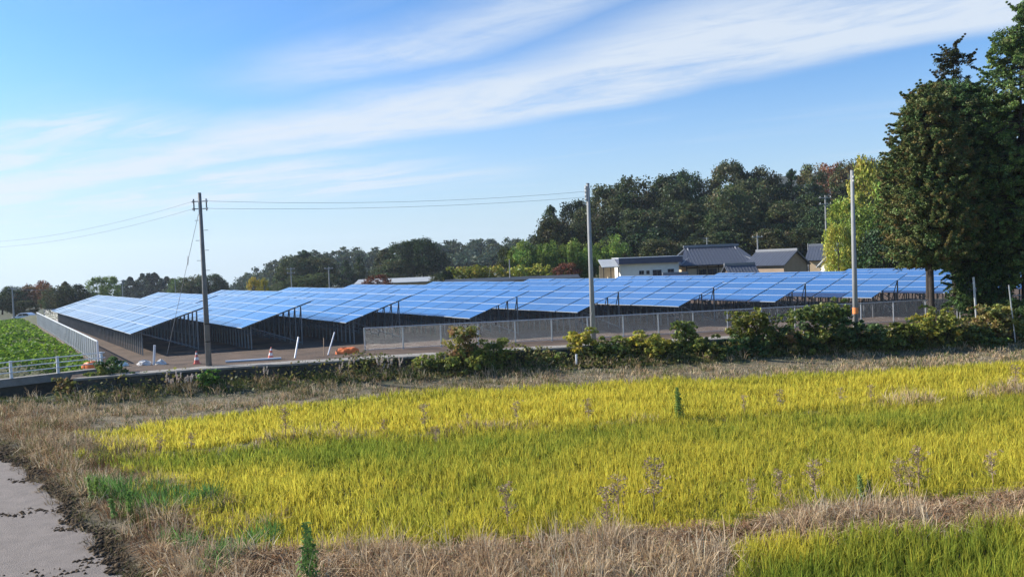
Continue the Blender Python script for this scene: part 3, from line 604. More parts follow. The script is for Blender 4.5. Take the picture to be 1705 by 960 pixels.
# dark pine groups in the middle distance
for (k, x, y, Y, w, lab) in [('pine0', 505, 416, 205, 62, 'tall dark pine in the group left of centre'), ('dark2', 488, 426, 200, 52, 'dark pine at the left edge of the left pine group'), ('dark0', 530, 428, 203, 50, 'dark pine at the right edge of the left pine group'), ('pine1', 470, 446, 198, 44, 'low dark pine left of the left pine group'), ('pine2', 575, 432, 200, 30, 'small pointed conifer between the two pine groups'), ('pine0', 597, 426, 202, 28, 'taller pointed conifer between the two pine groups'), ('pine1', 640, 414, 195, 50, 'dark pine at the left of the right pine group'), ('dark1', 672, 402, 194, 52, 'dark pine in the middle of the right pine group'), ('dark3', 702, 397, 194, 58, 'tallest dark pine of the right pine group'), ('pine2', 738, 418, 196, 40, 'dark pine at the right of the right pine group'), ('dark0', 655, 432, 190, 50, 'low dark pine in front of the right pine group'), ('olive0', 520, 455, 188, 80, 'low dark undergrowth below the left pine group')]:
    tree(k, x, y, Y, w*1.3, lab, None, 'pine_tree')
tree('yellow0', 423, 461, 165, 30, 'bright yellow ginkgo-like tree behind the second row', None, 'autumn_tree'); tree('yellow0', 440, 462, 168, 16, 'slim orange-yellow tree beside the bright yellow one', None, 'autumn_tree')
# far wooded ridges: one mass
def wood(name, poly_sky, x0, x1, Y0, Y1, n, pal, label, size, seed, hpx, wm=5.0):
    rng = np.random.default_rng(seed); VV = []; FF = []; CC = []; b = 0; order = np.linspace(0, 1, n)
    for i in range(n):
        x = x0+(x1-x0)*rng.random(); t = rng.random()**.7; Yk = Y0+(Y1-Y0)*t; y = np.interp(x, poly_sky[0], poly_sky[1]) + (1-t)*hpx + rng.uniform(0, 7)
        T = at(float(x), float(y), Y=float(Yk)); g_ = h(T.x, T.y); hh = max(T.z-g_, 4); con = rng.random() < .45
        k = 14; pal_i = palette(1, pal, rng)[0]
        zz = rng.random(k); R = wm*((1-zz)**.8 if con else np.sin(np.clip(zz, .05, .98)*3.14)**.6*.9); u = rng.random(k)*6.283
        c = np.stack([T.x+R*.7*np.cos(u), T.y+R*.7*np.sin(u), g_+hh*.25+zz*hh*.70], 1); c[-1] = (T.x, T.y, g_+hh*.93); rd = np.full(k, wm*.38); rd[-1] = wm*.22
        V, F, C = clumps(c, rd, 18, size, np.tile(pal_i, (k, 1)), rng); VV.append(V); FF.append(F+b); CC.append(C); b += len(V)
    o = link(name, npmesh(name, np.concatenate(VV), [np.concatenate(FF)], np.concatenate(CC), 'tree_leaf')); return tag(o, label, 'woodland', None, 'stuff')
SK2 = ([380, 395, 412, 440, 470, 520, 570, 640, 700, 780, 850, 905, 960, 1020], [486, 462, 447, 432, 424, 411, 405, 405, 397, 393, 391, 386, 380, 380])
wood('distant_wood', SK2, 388, 1010, 300, 380, 520, BL+[(.05, .07, .03), (.08, .085, .04)], 'far bluish wooded ridge left of the dark hill', 1.15, 4, 55)
SK3 = ([-40, 380, 480], [486, 484, 484]); wood('distant_treeline', SK3, -40, 420, 300, 330, 110, BL, 'thin far treeline along the left horizon', 1.3, 6, 8, 4)
# distant mountain
rng = np.random.default_rng(8); m = MB(); nu, nv = 60, 14; vs_ = []
for j in range(nv):
    for i in range(nu):
        xx = 130+i*14; t = j/(nv-1); ridge = np.interp(xx, [130, 200, 245, 330, 500, 700, 956], [2, 40, 78, 86, 90, 60, 10]); vs_.append((xx, 640+t*160, ridge*math.sin(min(t*1.1, 1)*1.57)*(1+.12*(float(vnoise(xx, t*160, 26))-.5)) + 6*(float(vnoise(xx, t*160, 9))-.5) - 3))
m.add(vs_, [(j*nu+i, j*nu+i+1, (j+1)*nu+i+1, (j+1)*nu+i) for j in range(nv-1) for i in range(nu-1)]); mat('mountain_forest', (.05, .06, .04), .95, 0, .5, .08, 1, .3); tag(m.build('mountain', 'mountain_forest'), kind='structure')
# ------------------------------------------------------------------ houses behind the array
def slab(m, quad, t):
    q = [Vector(p) for p in quad]; n_ = (q[1]-q[0]).cross(q[3]-q[0]).normalized()
    if n_.z < 0: n_ = -n_
    m.add(q + [p - n_*t for p in q], ((0,1,2,3),(7,6,5,4),(0,4,5,1),(1,5,6,2),(2,6,7,3),(3,7,4,0))); return m
def window(root, x, z, w, hh, y=-.03, n=2, frame='white_paint'):
    f = MB(); t = .05
    f.box((x, y-.03, z), (x+w, y, z+t)); f.box((x, y-.03, z+hh-t), (x+w, y, z+hh)); f.box((x, y-.03, z+t), (x+t, y, z+hh-t)); f.box((x+w-t, y-.03, z+t), (x+w, y, z+hh-t))
    wn = f.build('window', frame, root); pw = (w-2*t)/n
    for i in range(n): MB().box((x+t+i*pw+.012, y-.012, z+t), (x+t+(i+1)*pw-.012, y-.004, z+hh-t)).build('pane', 'glass_dark', wn)
def gable_house(loc, rz, Lx, Wy, wh, rh, wallm, roofm, label, ov=.6, wins=(), name='house'):
    root = empty(name, loc, rz); tag(root, label, 'house')
    m = MB(); m.prism([(0, -.6), (Wy, -.6), (Wy, wh), (Wy/2, rh-.12), (0, wh)], 0, Lx, 'x'); m.build('wall', wallm, root)
    s = (rh-wh)/(Wy/2)
    for sg in (0, 1):
        y0 = -ov if sg == 0 else Wy+ov; z0 = wh - s*ov; m = MB(); slab(m, [(-ov*.8, y0, z0+.1), (Lx+ov*.8, y0, z0+.1), (Lx+ov*.8, Wy/2, rh+.1), (-ov*.8, Wy/2, rh+.1)], .14); rf = m.build('roof', roofm, root)
        k = -ov*.8+.2
        while k < Lx+ov*.8:      # tile ribs
            MB().tube([(k, y0, z0+.11), (k, Wy/2, rh+.11)], .025, 4, False).build('tile_rib', roofm, rf); k += .42
    MB().box((-ov*.85, Wy/2-.14, rh+.02), (Lx+ov*.85, Wy/2+.14, rh+.34)).build('ridge', 'ridge_tile', root)
    MB().box((-.012, -.012, -.5), (Lx+.012, -.002, .35)).build('plinth', 'concrete', root)
    for wq in wins: window(root, *wq)
    return root
# white building with the navy fascia
Yh = 104.0; A = at(1033, 440, Y=Yh); B = at(1130, 437, Y=Yh); root = empty('house', (A.x, A.y, -.1)); tag(root, 'long low white building with navy roof edge', 'house'); Lw = B.x-A.x; zt = A.z+.1
MB().box((0, 0, -.5), (Lw, 6, zt)).build('wall', 'plaster_white', root); MB().box((-.3, -.7, zt+.002), (Lw+.4, 6.5, zt+.78)).build('roof', 'roof_navy', root); MB().box((-.32, -.72, zt+.781), (Lw+.42, 6.52, zt+.86)).build('roof_edge', 'white_paint', root)
for (x, w, hh, zz) in ((2.4, .75, .62, 1.95), (3.35, .55, .6, 1.95), (4.2, 1.3, 1.0, 1.6), (6.2, .95, .75, 1.9)): window(root, x, zz, w, hh, -.02, 2 if w > .6 else 1)
root = empty('shed', (A.x-2.5, A.y-.3, -.1)); tag(root, 'small open lean-to with pale roof at the white building end', 'shed')
m = MB(); slab(m, [(-.1, -1.0, zt-.25), (2.15, -1.0, zt-.25), (2.15, 3.5, zt+.72), (-.1, 3.5, zt+.72)], .1); m.build('roof', 'roof_pale', root)
for x in (.05, 1.0, 2.0): MB().box((x, -.85, -.4), (x+.1, -.75, zt-.36)).build('post', 'wood_dark', root)
MB().box((0, 3.2, -.4), (2.05, 3.3, zt-.1)).build('back_wall', 'plaster_beige', root)
for k in range(3): MB().box((.15+k*.62, .2, -.1), (.65+k*.62, .8, 1.6+.3*(k % 2))).build('stacked_goods', ['sack', 'plaster_beige', 'roof_pale'][k], root)
# tiled farmhouse with hip-and-gable roof
Yh = 107.0; A = at(1142, 437, Y=Yh); B = at(1250, 434, Y=Yh); root = empty('farmhouse', (A.x, A.y, -.1)); tag(root, 'traditional farmhouse with blue-grey hip-and-gable tiled roof and beige walls', 'house'); Lw = B.x-A.x; wh = 3.05; rh = 5.35; Wy = 7.5
MB().box((0, 0, -.5), (Lw, Wy, wh)).build('wall', 'plaster_beige', root)
ov = 1.0; e = wh-.12; gx = 1.35; gz = wh+1.15
def roofpart(quad, nm='roof', mt='roof_tile'):
    m = MB(); slab(m, quad, .16); return m.build(nm, mt, root)
rf = roofpart([(-ov, -ov, e), (Lw+ov, -ov, e), (Lw-gx*.55, Wy/2, rh), (gx*.55, Wy/2, rh)])
rb = roofpart([(-ov, Wy+ov, e), (Lw+ov, Wy+ov, e), (Lw-gx*.55, Wy/2, rh), (gx*.55, Wy/2, rh)])
k = 0.0
while k < Lw-.4: MB().tube([(k+.2, -ov, e+.03), (min(max(k+.2, gx*.55), Lw-gx*.55), Wy/2, rh+.03)], .028, 4, False).build('tile_rib', 'roof_tile', rf); k += .45
for sx, X0, X1 in ((-1, -ov, gx), (1, Lw+ov, Lw-gx)):
    roofpart([(X0, -ov, e+.02), (X0, Wy+ov, e+.02), (X1, Wy*.72, gz), (X1, Wy*.28, gz)], 'hip_roof')
    gxx = gx if sx < 0 else Lw-gx
    m = MB(); m.prism([(Wy*.22, gz-.3), (Wy*.78, gz-.3), (Wy/2, rh-.1)], gxx-.08, gxx+.08, 'x'); m.build('gable', 'plaster_white', root)
    for yy in (.24, .76): MB().tube([(gxx+sx*.25, Wy*yy, gz-.18), (gxx+sx*.25, Wy/2, rh+.08)], .11, 6).build('verge', 'ridge_tile', root)
    for yy, yc in ((-ov, .26), (Wy+ov, .74)): MB().tube([(X0, yy, e+.06), (gxx, Wy*yc, gz+.08)], .10, 6).build('hip_ridge', 'ridge_tile', root)
MB().box((gx*.4, Wy/2-.16, rh), (Lw-gx*.4, Wy/2+.16, rh+.34)).build('ridge', 'ridge_tile', root)
for x in np.linspace(0, Lw-.16, 7): MB().box((x, -.04, -.4), (x+.16, -.002, wh-.2)).build('timber_post', 'wood_dark', root)
MB().box((.0, -.05, 2.45), (Lw, -.003, 2.62)).build('beam', 'wood_dark', root)
for x, w in ((1.7, 1.1), (3.0, 1.2), (5.2, 1.5)): window(root, x, .75, w, 1.62, -.01, 2, 'wood_dark')
MB().tube([(3.9, Wy/2, rh+.2), (3.9, Wy/2, rh+1.35)], .03, 5).build('antenna_mast', 'galv', root)
for z in (.85, 1.1, 1.3): MB().tube([(3.35, Wy/2, rh+z), (4.2, Wy/2, rh+z)], .02, 5).build('antenna', 'galv', root)
# lower outbuilding roof in front of the farmhouse
T = at(1218, 455, Y=100); gable_house((T.x, T.y, -.1), .1, 3.4, 3.0, 1.65, 2.75, 'wood_dark', 'roof_tile', 'small dark-roofed outbuilding in front of the farmhouse', .45, name='outbuilding')
T = at(1110, 458, Y=99); gable_house((T.x, T.y, -.1), 0, 2.7, 2.4, 1.45, 1.9, 'plaster_beige', 'roof_navy', 'little navy-roofed shed before the white building', .35, name='outbuilding')
# brown gabled house, corner towards the camera
T = at(1305, 448, Y=101); gable_house((T.x+5.2*.8, T.y+5.2*.6, -.1), math.radians(127), 5.6, 5.2, 2.75, 4.35, 'cladding', 'roof_tile', 'brown-clad house with plain gable facing right', .45, [(1.2, .9, 1.0, 1.1)])
o = gable_house((at(1436, 440, Y=118).x, 118, -.1), math.radians(150), 6.5, 6.5, 3.1, 4.9, 'plaster_beige', 'roof_tile', 'beige house with grey tiled roof left of the lime tree', .7, [(1.0, 1.0, 1.6, 1.2), (3.4, 1.0, 1.6, 1.2)])
o = gable_house((at(1392, 445, Y=106).x, 106, -.1), math.radians(8), 4.5, 4.0, 2.1, 3.2, 'plaster_white', 'roof_pale', 'low pale-roofed house under the lime tree boughs', .5)
# low sheds just showing over the panels
def shed(x0, x1, ytop, Y, roofm, label, depth=6, th=.5):
    a = at(x0, ytop, Y=Y); b = at(x1, ytop-(x1-x0)*.04, Y=Y); root = empty('shed', (a.x, Y, -.1)); tag(root, label, 'shed'); w = b.x-a.x; z = a.z+.1
    MB().box((.1, 0, -.4), (w-.1, depth, z-th)).build('wall', 'plaster_beige', root); m = MB(); slab(m, [(-.3, -.5, z-th), (w+.3, -.5, z-th), (w+.3, depth*.5, z), (-.3, depth*.5, z)], .1); slab(m, [(-.3, depth+.5, z-th), (w+.3, depth+.5, z-th), (w+.3, depth*.5+.002, z), (-.3, depth*.5+.002, z)], .1); m.build('roof', roofm, root)
    MB().box((.25, -.03, .3), (1.2, -.002, min(1.5, z-th-.1))).build('door', 'wood_dark', root)
shed(593, 733, 466, 118, 'roof_pale', 'low pale grey roof behind the fourth row', 7, .6)
shed(742, 962, 466, 104, 'steel_dark', 'long low dark shed roof just above the panels', 6, .35)
def hedge(x0, x1, yt, Y, pal, label, seed, depth=3.0):
    a = at(x0, yt, Y=Y); b = at(x1, yt-(x1-x0)*.04, Y=Y); rng = np.random.default_rng(seed); w = b.x-a.x; k = int(w*7); zt = (a.z+b.z)/2
    c = np.stack([rng.random(k)*w, rng.random(k)*depth, .3+rng.random(k)**.7*(zt-.35)], 1); V, F, C = clumps(c, np.full(k, .75), 40, .42, palette(k, pal, rng), rng, .8)
    root = empty('hedge', (a.x, Y, 0)); tag(root, label, 'hedge'); link('foliage', npmesh('foliage', V, [F], C, 'tree_leaf'), root)
    st = MB()
    for q in range(max(3, int(w/2))): st.tube([(q*2+.4, depth/2, -.2), (q*2+.4, depth/2, zt*.6)], .06, 5)
    tag(st.build('stems', 'bark', root), kind='stuff')
hedge(738, 838, 448, 114, YG, 'long yellow-green hedge left of the thin far pole', 2); hedge(846, 918, 444, 114, YG, 'shorter yellow-green hedge right of the thin far pole', 3)
tree('rust1', 628, 458, 112, 66, 'brownish brush heap on the pale low roof edge', None, 'bush', 'bush'); tree('dark3', 742, 450, 110, 34, 'dark green bush at the end of the yellow hedge', None, 'bush', 'bush'); tree('olive0', 724, 455, 112, 24, 'greyish bush between pale roof and yellow hedge', None, 'bush', 'bush')
# ------------------------------------------------------------------ poles further off
def farpole(x, ytop, Y, label, arms=1, r=.14):
    T = at(x, ytop, Y=Y); zb = h(T.x, T.y); root = empty('utility_pole', (T.x, T.y, zb)); tag(root, label, 'pole', 'distant utility poles'); hh = T.z-zb
    MB().tube([(0, 0, -.3), (0, 0, hh)], [r, r*.65], 8).build('pole_shaft', 'concrete_pole', root)
    for i in range(arms):
        z = hh-.35-i*.8; MB().box((-.8, -.05, z), (.8, .05, z+.09)).build('crossarm', 'galv_dark', root)
        for s in (-.65, 0.2, .65): MB().tube([(s, 0, z+.09), (s, 0, z+.25)], .045, 6).build('insulator', 'porcelain', root)
    return root
for a in [(20, 478, 140, 'pale utility pole beside the white car', 1, .16), (203, 466, 240, 'small far pole with crossarm left of the bluish conifers', 2, .16), (291, 462, 170, 'slim far pole before the bluish conifers', 0, .12), (484, 445, 150, 'far utility pole with crossarm before the left pine group', 2), (547, 444, 140, 'far utility pole right of the left pine group', 1), (848, 432, 106, 'thin pale pole between the two yellow hedges', 0, .10), (1261, 391, 112, 'utility pole right of the farmhouse roof', 1), (1374, 325, 98, 'tall utility pole before the grey-roofed house', 2, .15), (1381, 395, 92, 'shorter dark pole beside the tall one at the grey-roofed house', 0, .15), (1345, 405, 125, 'thin pole behind the brown-clad house', 0, .10)]: farpole(*a)
T1 = at(203, 468, Y=240); T2 = at(20, 481, Y=140); wire('power_line', T1, T2, 1.0, 'faint wire over the dark grove at far left', .03)
# ------------------------------------------------------------------ road and car at the far left
tag(MB().box((-260, 146.3, -3.9), (-62, 153.5, -3.285)).build('road', 'gravel'), kind='structure')
T = at(40, 533, Y=149); root = empty('parked_car', (T.x-1.95, 148.2, -3.28)); tag(root, 'small white hatchback car on the road at far left', 'car')
prof = [(0.05, .30), (.0, .55), (.10, .74), (.95, .90), (1.55, 1.38), (2.1, 1.50), (3.0, 1.48), (3.55, 1.22), (3.82, .98), (3.90, .6), (3.85, .30)]
b = MB(); b.prism(prof, 0, 1.66); bo = b.build('body', 'car_paint', root); md = bo.modifiers.new('bevel', 'BEVEL'); md.width = .07; md.segments = 2; md.limit_method = 'ANGLE'
for yy in (-.006, 1.666):
    MB().prism([(1.18, .93), (1.62, 1.32), (2.12, 1.40), (2.15, .93)], yy-.004, yy+.004).build('window', 'glass_dark', root); MB().prism([(2.22, .93), (2.20, 1.40), (2.95, 1.38), (3.35, 1.15), (3.3, .95)], yy-.004, yy+.004).build('window', 'glass_dark', root)
m = MB(); slab(m, [(1.0, .15, .945), (1.0, 1.51, .945), (1.52, 1.51, 1.375), (1.52, .15, 1.375)], .01); o = m.build('windscreen', 'glass_dark', root); o.location = (-.03, 0, .03)
for x in (.78, 3.12):
    for yy in (.02, 1.64):
        w = empty('wheel', (0, 0, 0)); w.parent = root; w.location = (x, yy, .30); MB().tube([(0, -.10, 0), (0, .10, 0)], .30, 18).build('tyre', 'rubber', w); MB().tube([(0, -.105, 0), (0, .105, 0)], .19, 12).build('rim', 'galv', w)
for yy in (.12, 1.30): MB().box((.0, yy, .58), (.09, yy+.26, .70)).build('headlight', 'porcelain', root); MB().box((3.84, yy, .75), (3.915, yy+.2, .98)).build('tail_light', 'tail_red', root)
# ------------------------------------------------------------------ big cedars at the right
def cedar(x, Y, prof, label, pal, wts, k, per, size, seed, zb=-.1, lean=0.0, trunk_r=.14, trunk_top=None, droop=.25):
    """prof: list of (z, radius) of the crown's outline"""
    rng = np.random.default_rng(seed); P = np.array(prof); zs_ = P[:, 0]; rs = P[:, 1]; cent = []; rd = []; limbs = MB()
    zz = np.linspace(zs_[0], zs_[-1], 400); wgt = np.interp(zz, zs_, rs)+.15; cdf = np.cumsum(wgt)/wgt.sum()
    nl = k//4
    for i in range(nl):
        z = float(np.interp(rng.random(), cdf, zz)); R = float(np.interp(z, zs_, rs))*(.75+.4*rng.random()); a = rng.random()*6.283; ca, sa = math.cos(a), math.sin(a)
        limbs.tube([(0, 0, z+.1), (R*.5*ca, R*.5*sa, z+.12), (R*.95*ca, R*.95*sa, z-droop*R*.5)], [.05, .035, .012], 4, False)
        for t in (.35, .6, .82, 1.0):
            cent.append((R*t*ca+rng.normal()*.12, R*t*sa+rng.normal()*.12, z+.1-droop*R*t*t*.6+rng.normal()*.1)); rd.append((.17+.19*rng.random())*(.7+.3*min(1, R)))
    for q in range(nl):                 # ragged sprays beyond the outline
        z = float(np.interp(rng.random(), cdf, zz)); R = float(np.interp(z, zs_, rs))*(.98+.22*rng.random()); a = rng.random()*6.283
        for t in (0, .16, .32, .48): cent.append(((R+t*.75)*math.cos(a), (R+t*.75)*math.sin(a), z+t*(.9-.7*(q % 3)))); rd.append(.12-.09*t/.48)
    cent = np.array(cent); rd = np.array(rd); cols = palette(len(cent), pal, rng, wts)
    V, F, C = clumps(cent, rd, per, size, cols, rng, .7, .5, .28, .45)
    root = empty('cedar_tree', (x, Y, zb)); tag(root, label, 'tree'); root.rotation_euler = (0, lean, 0)
    link('crown', npmesh('crown', V, [F], C, 'tree_leaf'), root); tt = trunk_top or zs_[-1]*.97
    MB().tube([(0, 0, -.4), (0, 0, .3), (.03, 0, tt*.35), (-.02, .03, tt*.7), (0, 0, tt)], [trunk_r*1.5, trunk_r*1.1, trunk_r*.85, trunk_r*.5, .02], 10).build('trunk', 'bark', root, True)
    tag(limbs.build('limbs', 'bark', root), kind='stuff'); return root
BRN = [(0.248, 0.2, 0.076), (0.281, 0.193, 0.08), (0.182, 0.216, 0.072), (0.119, 0.176, 0.059), (0.409, 0.226, 0.09)]
DG = [(0.053, 0.085, 0.036), (0.074, 0.116, 0.043), (0.105, 0.157, 0.054), (0.157, 0.147, 0.064)]
DG2 = [(0.068, 0.116, 0.043), (0.103, 0.176, 0.052), (0.156, 0.246, 0.063), (0.181, 0.208, 0.072)]
cedar(23.35, 43.4, [(3.2, .8), (4.0, 1.9), (6, 2.05), (8, 1.95), (10.0, 1.6), (11.8, 1.15), (13.2, .5)], 'brownish cedar with bare lower trunk, left of the dark group', BRN, [.22, .07, .38, .32, .01], 1500, 80, .135, 1, lean=-.015)
cedar(24.8, 46.5, [(4.0, .8), (6, 1.5), (9, 1.7), (10.8, 1.1), (11.6, .4)], 'dark green tree behind the left edge of the brownish cedar', DG2, None, 480, 75, .14, 7)
cedar(26.1, 46.0, [(3.2, 1.0), (5, 2.2), (9, 2.5), (12, 2.2), (13.8, 1.4)], 'dark cedar filling the middle of the right group', DG, [.30, .30, .28, .12], 1400, 75, .145, 2)
cedar(27.2, 47.6, [(10.5, .9), (12.5, 1.7), (13.8, 1.4), (14.0, 1.0), (15.4, .8), (16.4, .45), (17.1, .12)], 'tall cedar with an open thin spire above the others', [(.05, .07, .03), (.10, .08, .04), (.07, .085, .03)], None, 260, 50, .125, 3)
cedar(28.5, 43.4, [(2.0, 1.0), (5, 2.2), (9, 2.1), (13, 1.6), (15.5, 1.1), (17.4, .2)], 'green ivy-clad cedar cut by the right picture edge', DG2, [.3, .35, .25, .1], 1400, 75, .135, 4)
cedar(31.9, 45.0, [(2.0, .9), (5, 2.6), (10, 2.5), (16, 1.4), (19, .3)], 'dark cedar standing just beyond the right picture edge', DG, None, 320, 80, .20, 5)
cedar(26.6, 44.4, [(.0, .7), (1.2, 1.3), (2.4, 1.5), (3.6, 1.4), (4.8, .7)], 'low drooping evergreen boughs hiding the end of the panels', DG2, [.5, .35, .1, .05], 480, 75, .12, 6, trunk_r=.07)
cedar(27.8, 46.4, [(2.0, 1.0), (3.6, 2.0), (8, 2.5), (11, 2.1), (13.4, .9)], 'shaded cedar between the spire and the ivy-clad cedar', DG, [.5, .3, .15, .05], 1000, 75, .15, 8, trunk_r=.13)
# ------------------------------------------------------------------ blades: rice, dry grass, weeds
def blades(P, hg, wd, az, lean, c0, c1, rng):
    """each blade: two segments, base to tip, with base and tip colours"""
    n = len(P); d = np.stack([np.cos(az), np.sin(az), np.zeros(n)], 1); fa = rng.random(n)*6.283; sdv = np.stack([np.cos(fa), np.sin(fa), np.zeros(n)], 1)
    hg = hg[:, None]; lean = lean[:, None]; wd = wd[:, None]*.5; up = np.array((0, 0, 1.0))
    mid = P + d*hg*lean*.32 + up*hg*.58*(1-.12*lean); tip = P + d*hg*lean*.95 + up*hg*np.clip(1-.42*lean**1.5, .12, 1)
    V = np.stack([P-sdv*wd, P+sdv*wd, mid+sdv*wd*.85, mid-sdv*wd*.85, tip], 1).reshape(-1, 3); b = np.arange(n)[:, None]*5
    C = np.stack([c0, c0, (c0+c1)/2, (c0+c1)/2, c1], 1).reshape(-1, 3)
    return V, b+np.array([[0, 1, 2, 3]]), b+np.array([[3, 2, 4]]), C
def grass_obj(name, parts, m, label, cat):
    off = 0; Vs = []; Q = []; T = []; Cs = []
    for V, q, t, c in parts: Vs.append(V); Q.append(q+off); T.append(t+off); Cs.append(c); off += len(V)
    o = link(name, npmesh(name, np.concatenate(Vs), [np.concatenate(Q), np.concatenate(T)], np.concatenate(Cs), m)); return tag(o, label, cat, None, 'stuff')
def lerp(a, b, t): return np.array(a)[None]*(1-t[:, None]) + np.array(b)[None]*t[:, None]
def rice(x0, x1, y0, y1, sp, inside, nb, hgt, yellow, seed, wid=.016):
    rng = np.random.default_rng(seed); gx, gy = np.meshgrid(np.arange(x0, x1, sp), np.arange(y0, y1, sp*1.15)); p = np.stack([gx.ravel(), gy.ravel()], 1) + rng.normal(size=(gx.size, 2))*sp*.22
    ca, sa = math.cos(.12), math.sin(.12); c = np.array(((x0+x1)/2, (y0+y1)/2)); p = (p-c) @ np.array([[ca, sa], [-sa, ca]]) + c
    p = p[inside(p[:, 0], p[:, 1])]; k = len(p); vig = .72+.5*vnoise(p[:, 0], p[:, 1], 1.3)*1.0; yl = np.clip(yellow(p[:, 0], p[:, 1]) + rng.normal(size=k)*.12, 0, 1)
    i = np.repeat(np.arange(k), nb); n = len(i); P = np.stack([p[i, 0]+rng.normal(size=n)*sp*.27, p[i, 1]+rng.normal(size=n)*sp*.27, np.zeros(n)], 1); P[:, 2] = H(P[:, 0], P[:, 1])-.02
    hh = hgt*vig[i]*(.6+.55*rng.random(n)); az = rng.random(n)*6.283; ln = np.abs(rng.normal(size=n))*.40+.05
    t = np.clip(yl[i]+rng.normal(size=n)*.16, 0, 1); tip = lerp((.27, .34, .050), (.78, .63, .085), t)*(1+.28*rng.normal(size=(n, 1))); base = lerp((.15, .20, .03), (.50, .42, .055), t)*(1+.1*rng.normal(size=(n, 1)))
    return blades(P, hh, np.full(n, wid)*(.7+.7*rng.random(n)), az, ln, np.clip(base, .01, .8), np.clip(tip, .01, .8), rng)
in_far = lambda x, y: (y < far_y(x)+.3*(vnoise(x, y, .7)-.5)) & (y > mid_y(x)+.18+.7*(vnoise(x, y, .9)-.5)) & (path_s(x, y) > 1.7+.9*vnoise(x, y, 1.3))
in_near = lambda x, y: (y < mid_y(x)-.18+.7*(vnoise(x, y, 1.4)-.5)) & (y > near_y(x)+.2+1.0*(vnoise(x, y, 1.2)-.5)) & (path_s(x, y) > 1.2+1.5*vnoise(x, y, 1.1))
in_front = lambda x, y: (y < 13.6+.10*(x-4)+.5*(vnoise(x, y, .6)-.5)) & (x > 3.35+.35*(y-12.3)+.6*(vnoise(x, y, .8)-.5))
y_far = lambda x, y: .88 - .35*sstep(far_y(x)-2.5, far_y(x)-.5, y) + .3*(vnoise(x, y, 2.2)-.5)
def y_near(x, y):
    d = mid_y(x)-y; g_ = np.exp(-((d-1.9)/1.5)**2)*np.interp(x, [-12, -4, 2, 8, 16], [.75, .78, .62, .45, .35]); return .72 - g_ + .55*(vnoise(x, y, 2.6)-.5) + .25*(vnoise(x, y, .9)-.5)
y_front = lambda x, y: .40 + .9*(vnoise(x, y, 1.5)-.5) - .25*sstep(13.4, 12.3, y)
grass_obj('rice_far_paddy', [rice(-17, 30, 22, 37, .25, in_far, 17, .42, y_far, 1, .028)], 'rice_leaf', 'bright yellow ripening rice in the far paddy', 'rice')
grass_obj('rice_near_paddy', [rice(-13, 24, 14, 30, .20, in_near, 17, .42, y_near, 2, .020)], 'rice_leaf', 'yellow-green rice filling the near paddy', 'rice')
grass_obj('rice_front_paddy', [rice(2.5, 15, 9, 17, .18, in_front, 26, .56, y_front, 3, .015)], 'rice_leaf', 'tall green and yellow rice at the lower right corner', 'rice')
TAN = [(.60, .44, .26), (.46, .32, .18), (.72, .60, .42), (.34, .22, .13), (.50, .40, .28)]; BRNG = [(.28, .15, .08), (.36, .20, .11), (.20, .12, .07)]
GRN = [(.09, .15, .03), (.13, .19, .04), (.06, .11, .03)]; OLV = [(.12, .14, .05), (.17, .17, .06), (.22, .19, .09)]
def tufts(n_t, box_, inside, nb, hgt, wid, pal, seed, lean=.75, spread=.16, zoff=0, wts=None, green=0, hfun=None, lmin=.1, zr=0):
    rng = np.random.default_rng(seed); x = box_[0]+(box_[1]-box_[0])*rng.random(n_t*4); y = box_[2]+(box_[3]-box_[2])*rng.random(n_t*4); ok = inside(x, y); x = x[ok][:n_t]; y = y[ok][:n_t]; k = len(x)
    cc = palette(k, pal, rng, wts); i = np.repeat(np.arange(k), nb); n = len(i); sz = .55+.75*rng.random(k); 
    if hfun is not None: sz = sz*hfun(x, y)
    r_ = rng.random(n)**.6*spread; a = rng.random(n)*6.283; px = x[i]+r_*np.cos(a); py = y[i]+r_*np.sin(a)
    P = np.stack([px, py, H(px, py)-.02+zoff+zr*rng.random(n)], 1); az = a+rng.normal(size=n)*.9; ln = np.clip(np.abs(rng.normal(size=n))*lean+lmin, 0, 1.7)
    hh = hgt*sz[i]*(.45+.7*rng.random(n)); c = cc[i]*(1+.2*rng.normal(size=(n, 1))); gm = (rng.random(n) < green)[:, None]; c = np.where(gm, palette(n, GRN, rng), c)
    return blades(P, hh, wid*(.6+.8*rng.random(n)), az, ln, np.clip(c*.75, .01, .8), np.clip(c*1.1, .01, .85), rng)
nz = vnoise
fg = lambda x, y: (y < near_y(x)+1.0*(nz(x, y, .8)-.5)) & (path_s(x, y) > .25+.5*nz(x, y, .7)) & ~in_front(x, y) & (y > 10.4)
lb = lambda x, y: (path_s(x, y) > .25+.7*nz(x, y, .7)) & (path_s(x, y) < 2.3+1.5*nz(x, y, 1.3)) & (y > 15.5) & (y < wall_y(x)-2.0)
midb = lambda x, y: (np.abs(y-mid_y(x)-.6*(nz(x, 0*x, 2.1)-.5)) < .20+.95*nz(x, y, 1.1)*nz(x, y*0, 1.9)) & (path_s(x, y) > 1.6)
midh = lambda x, y: (.30+.9*sstep(.35, .75, nz(x, y*0, 1.9)))*np.interp(x, [-13, -6, 2, 9, 12, 20], [1.0, .8, .55, .8, 1.1, 1.1])
fars = lambda x, y: (y > far_y(x)-.1) & (y < wall_y(x)-1.2) & (path_s(x, y) > 1.0)
bnk = lambda x, y: (y > wall_y(x)-2.1+.6*nz(x, y, 1.2)) & (y < wall_y(x)-.05)
fh = lambda x, y: .35+1.25*nz(x, y, 1.3)
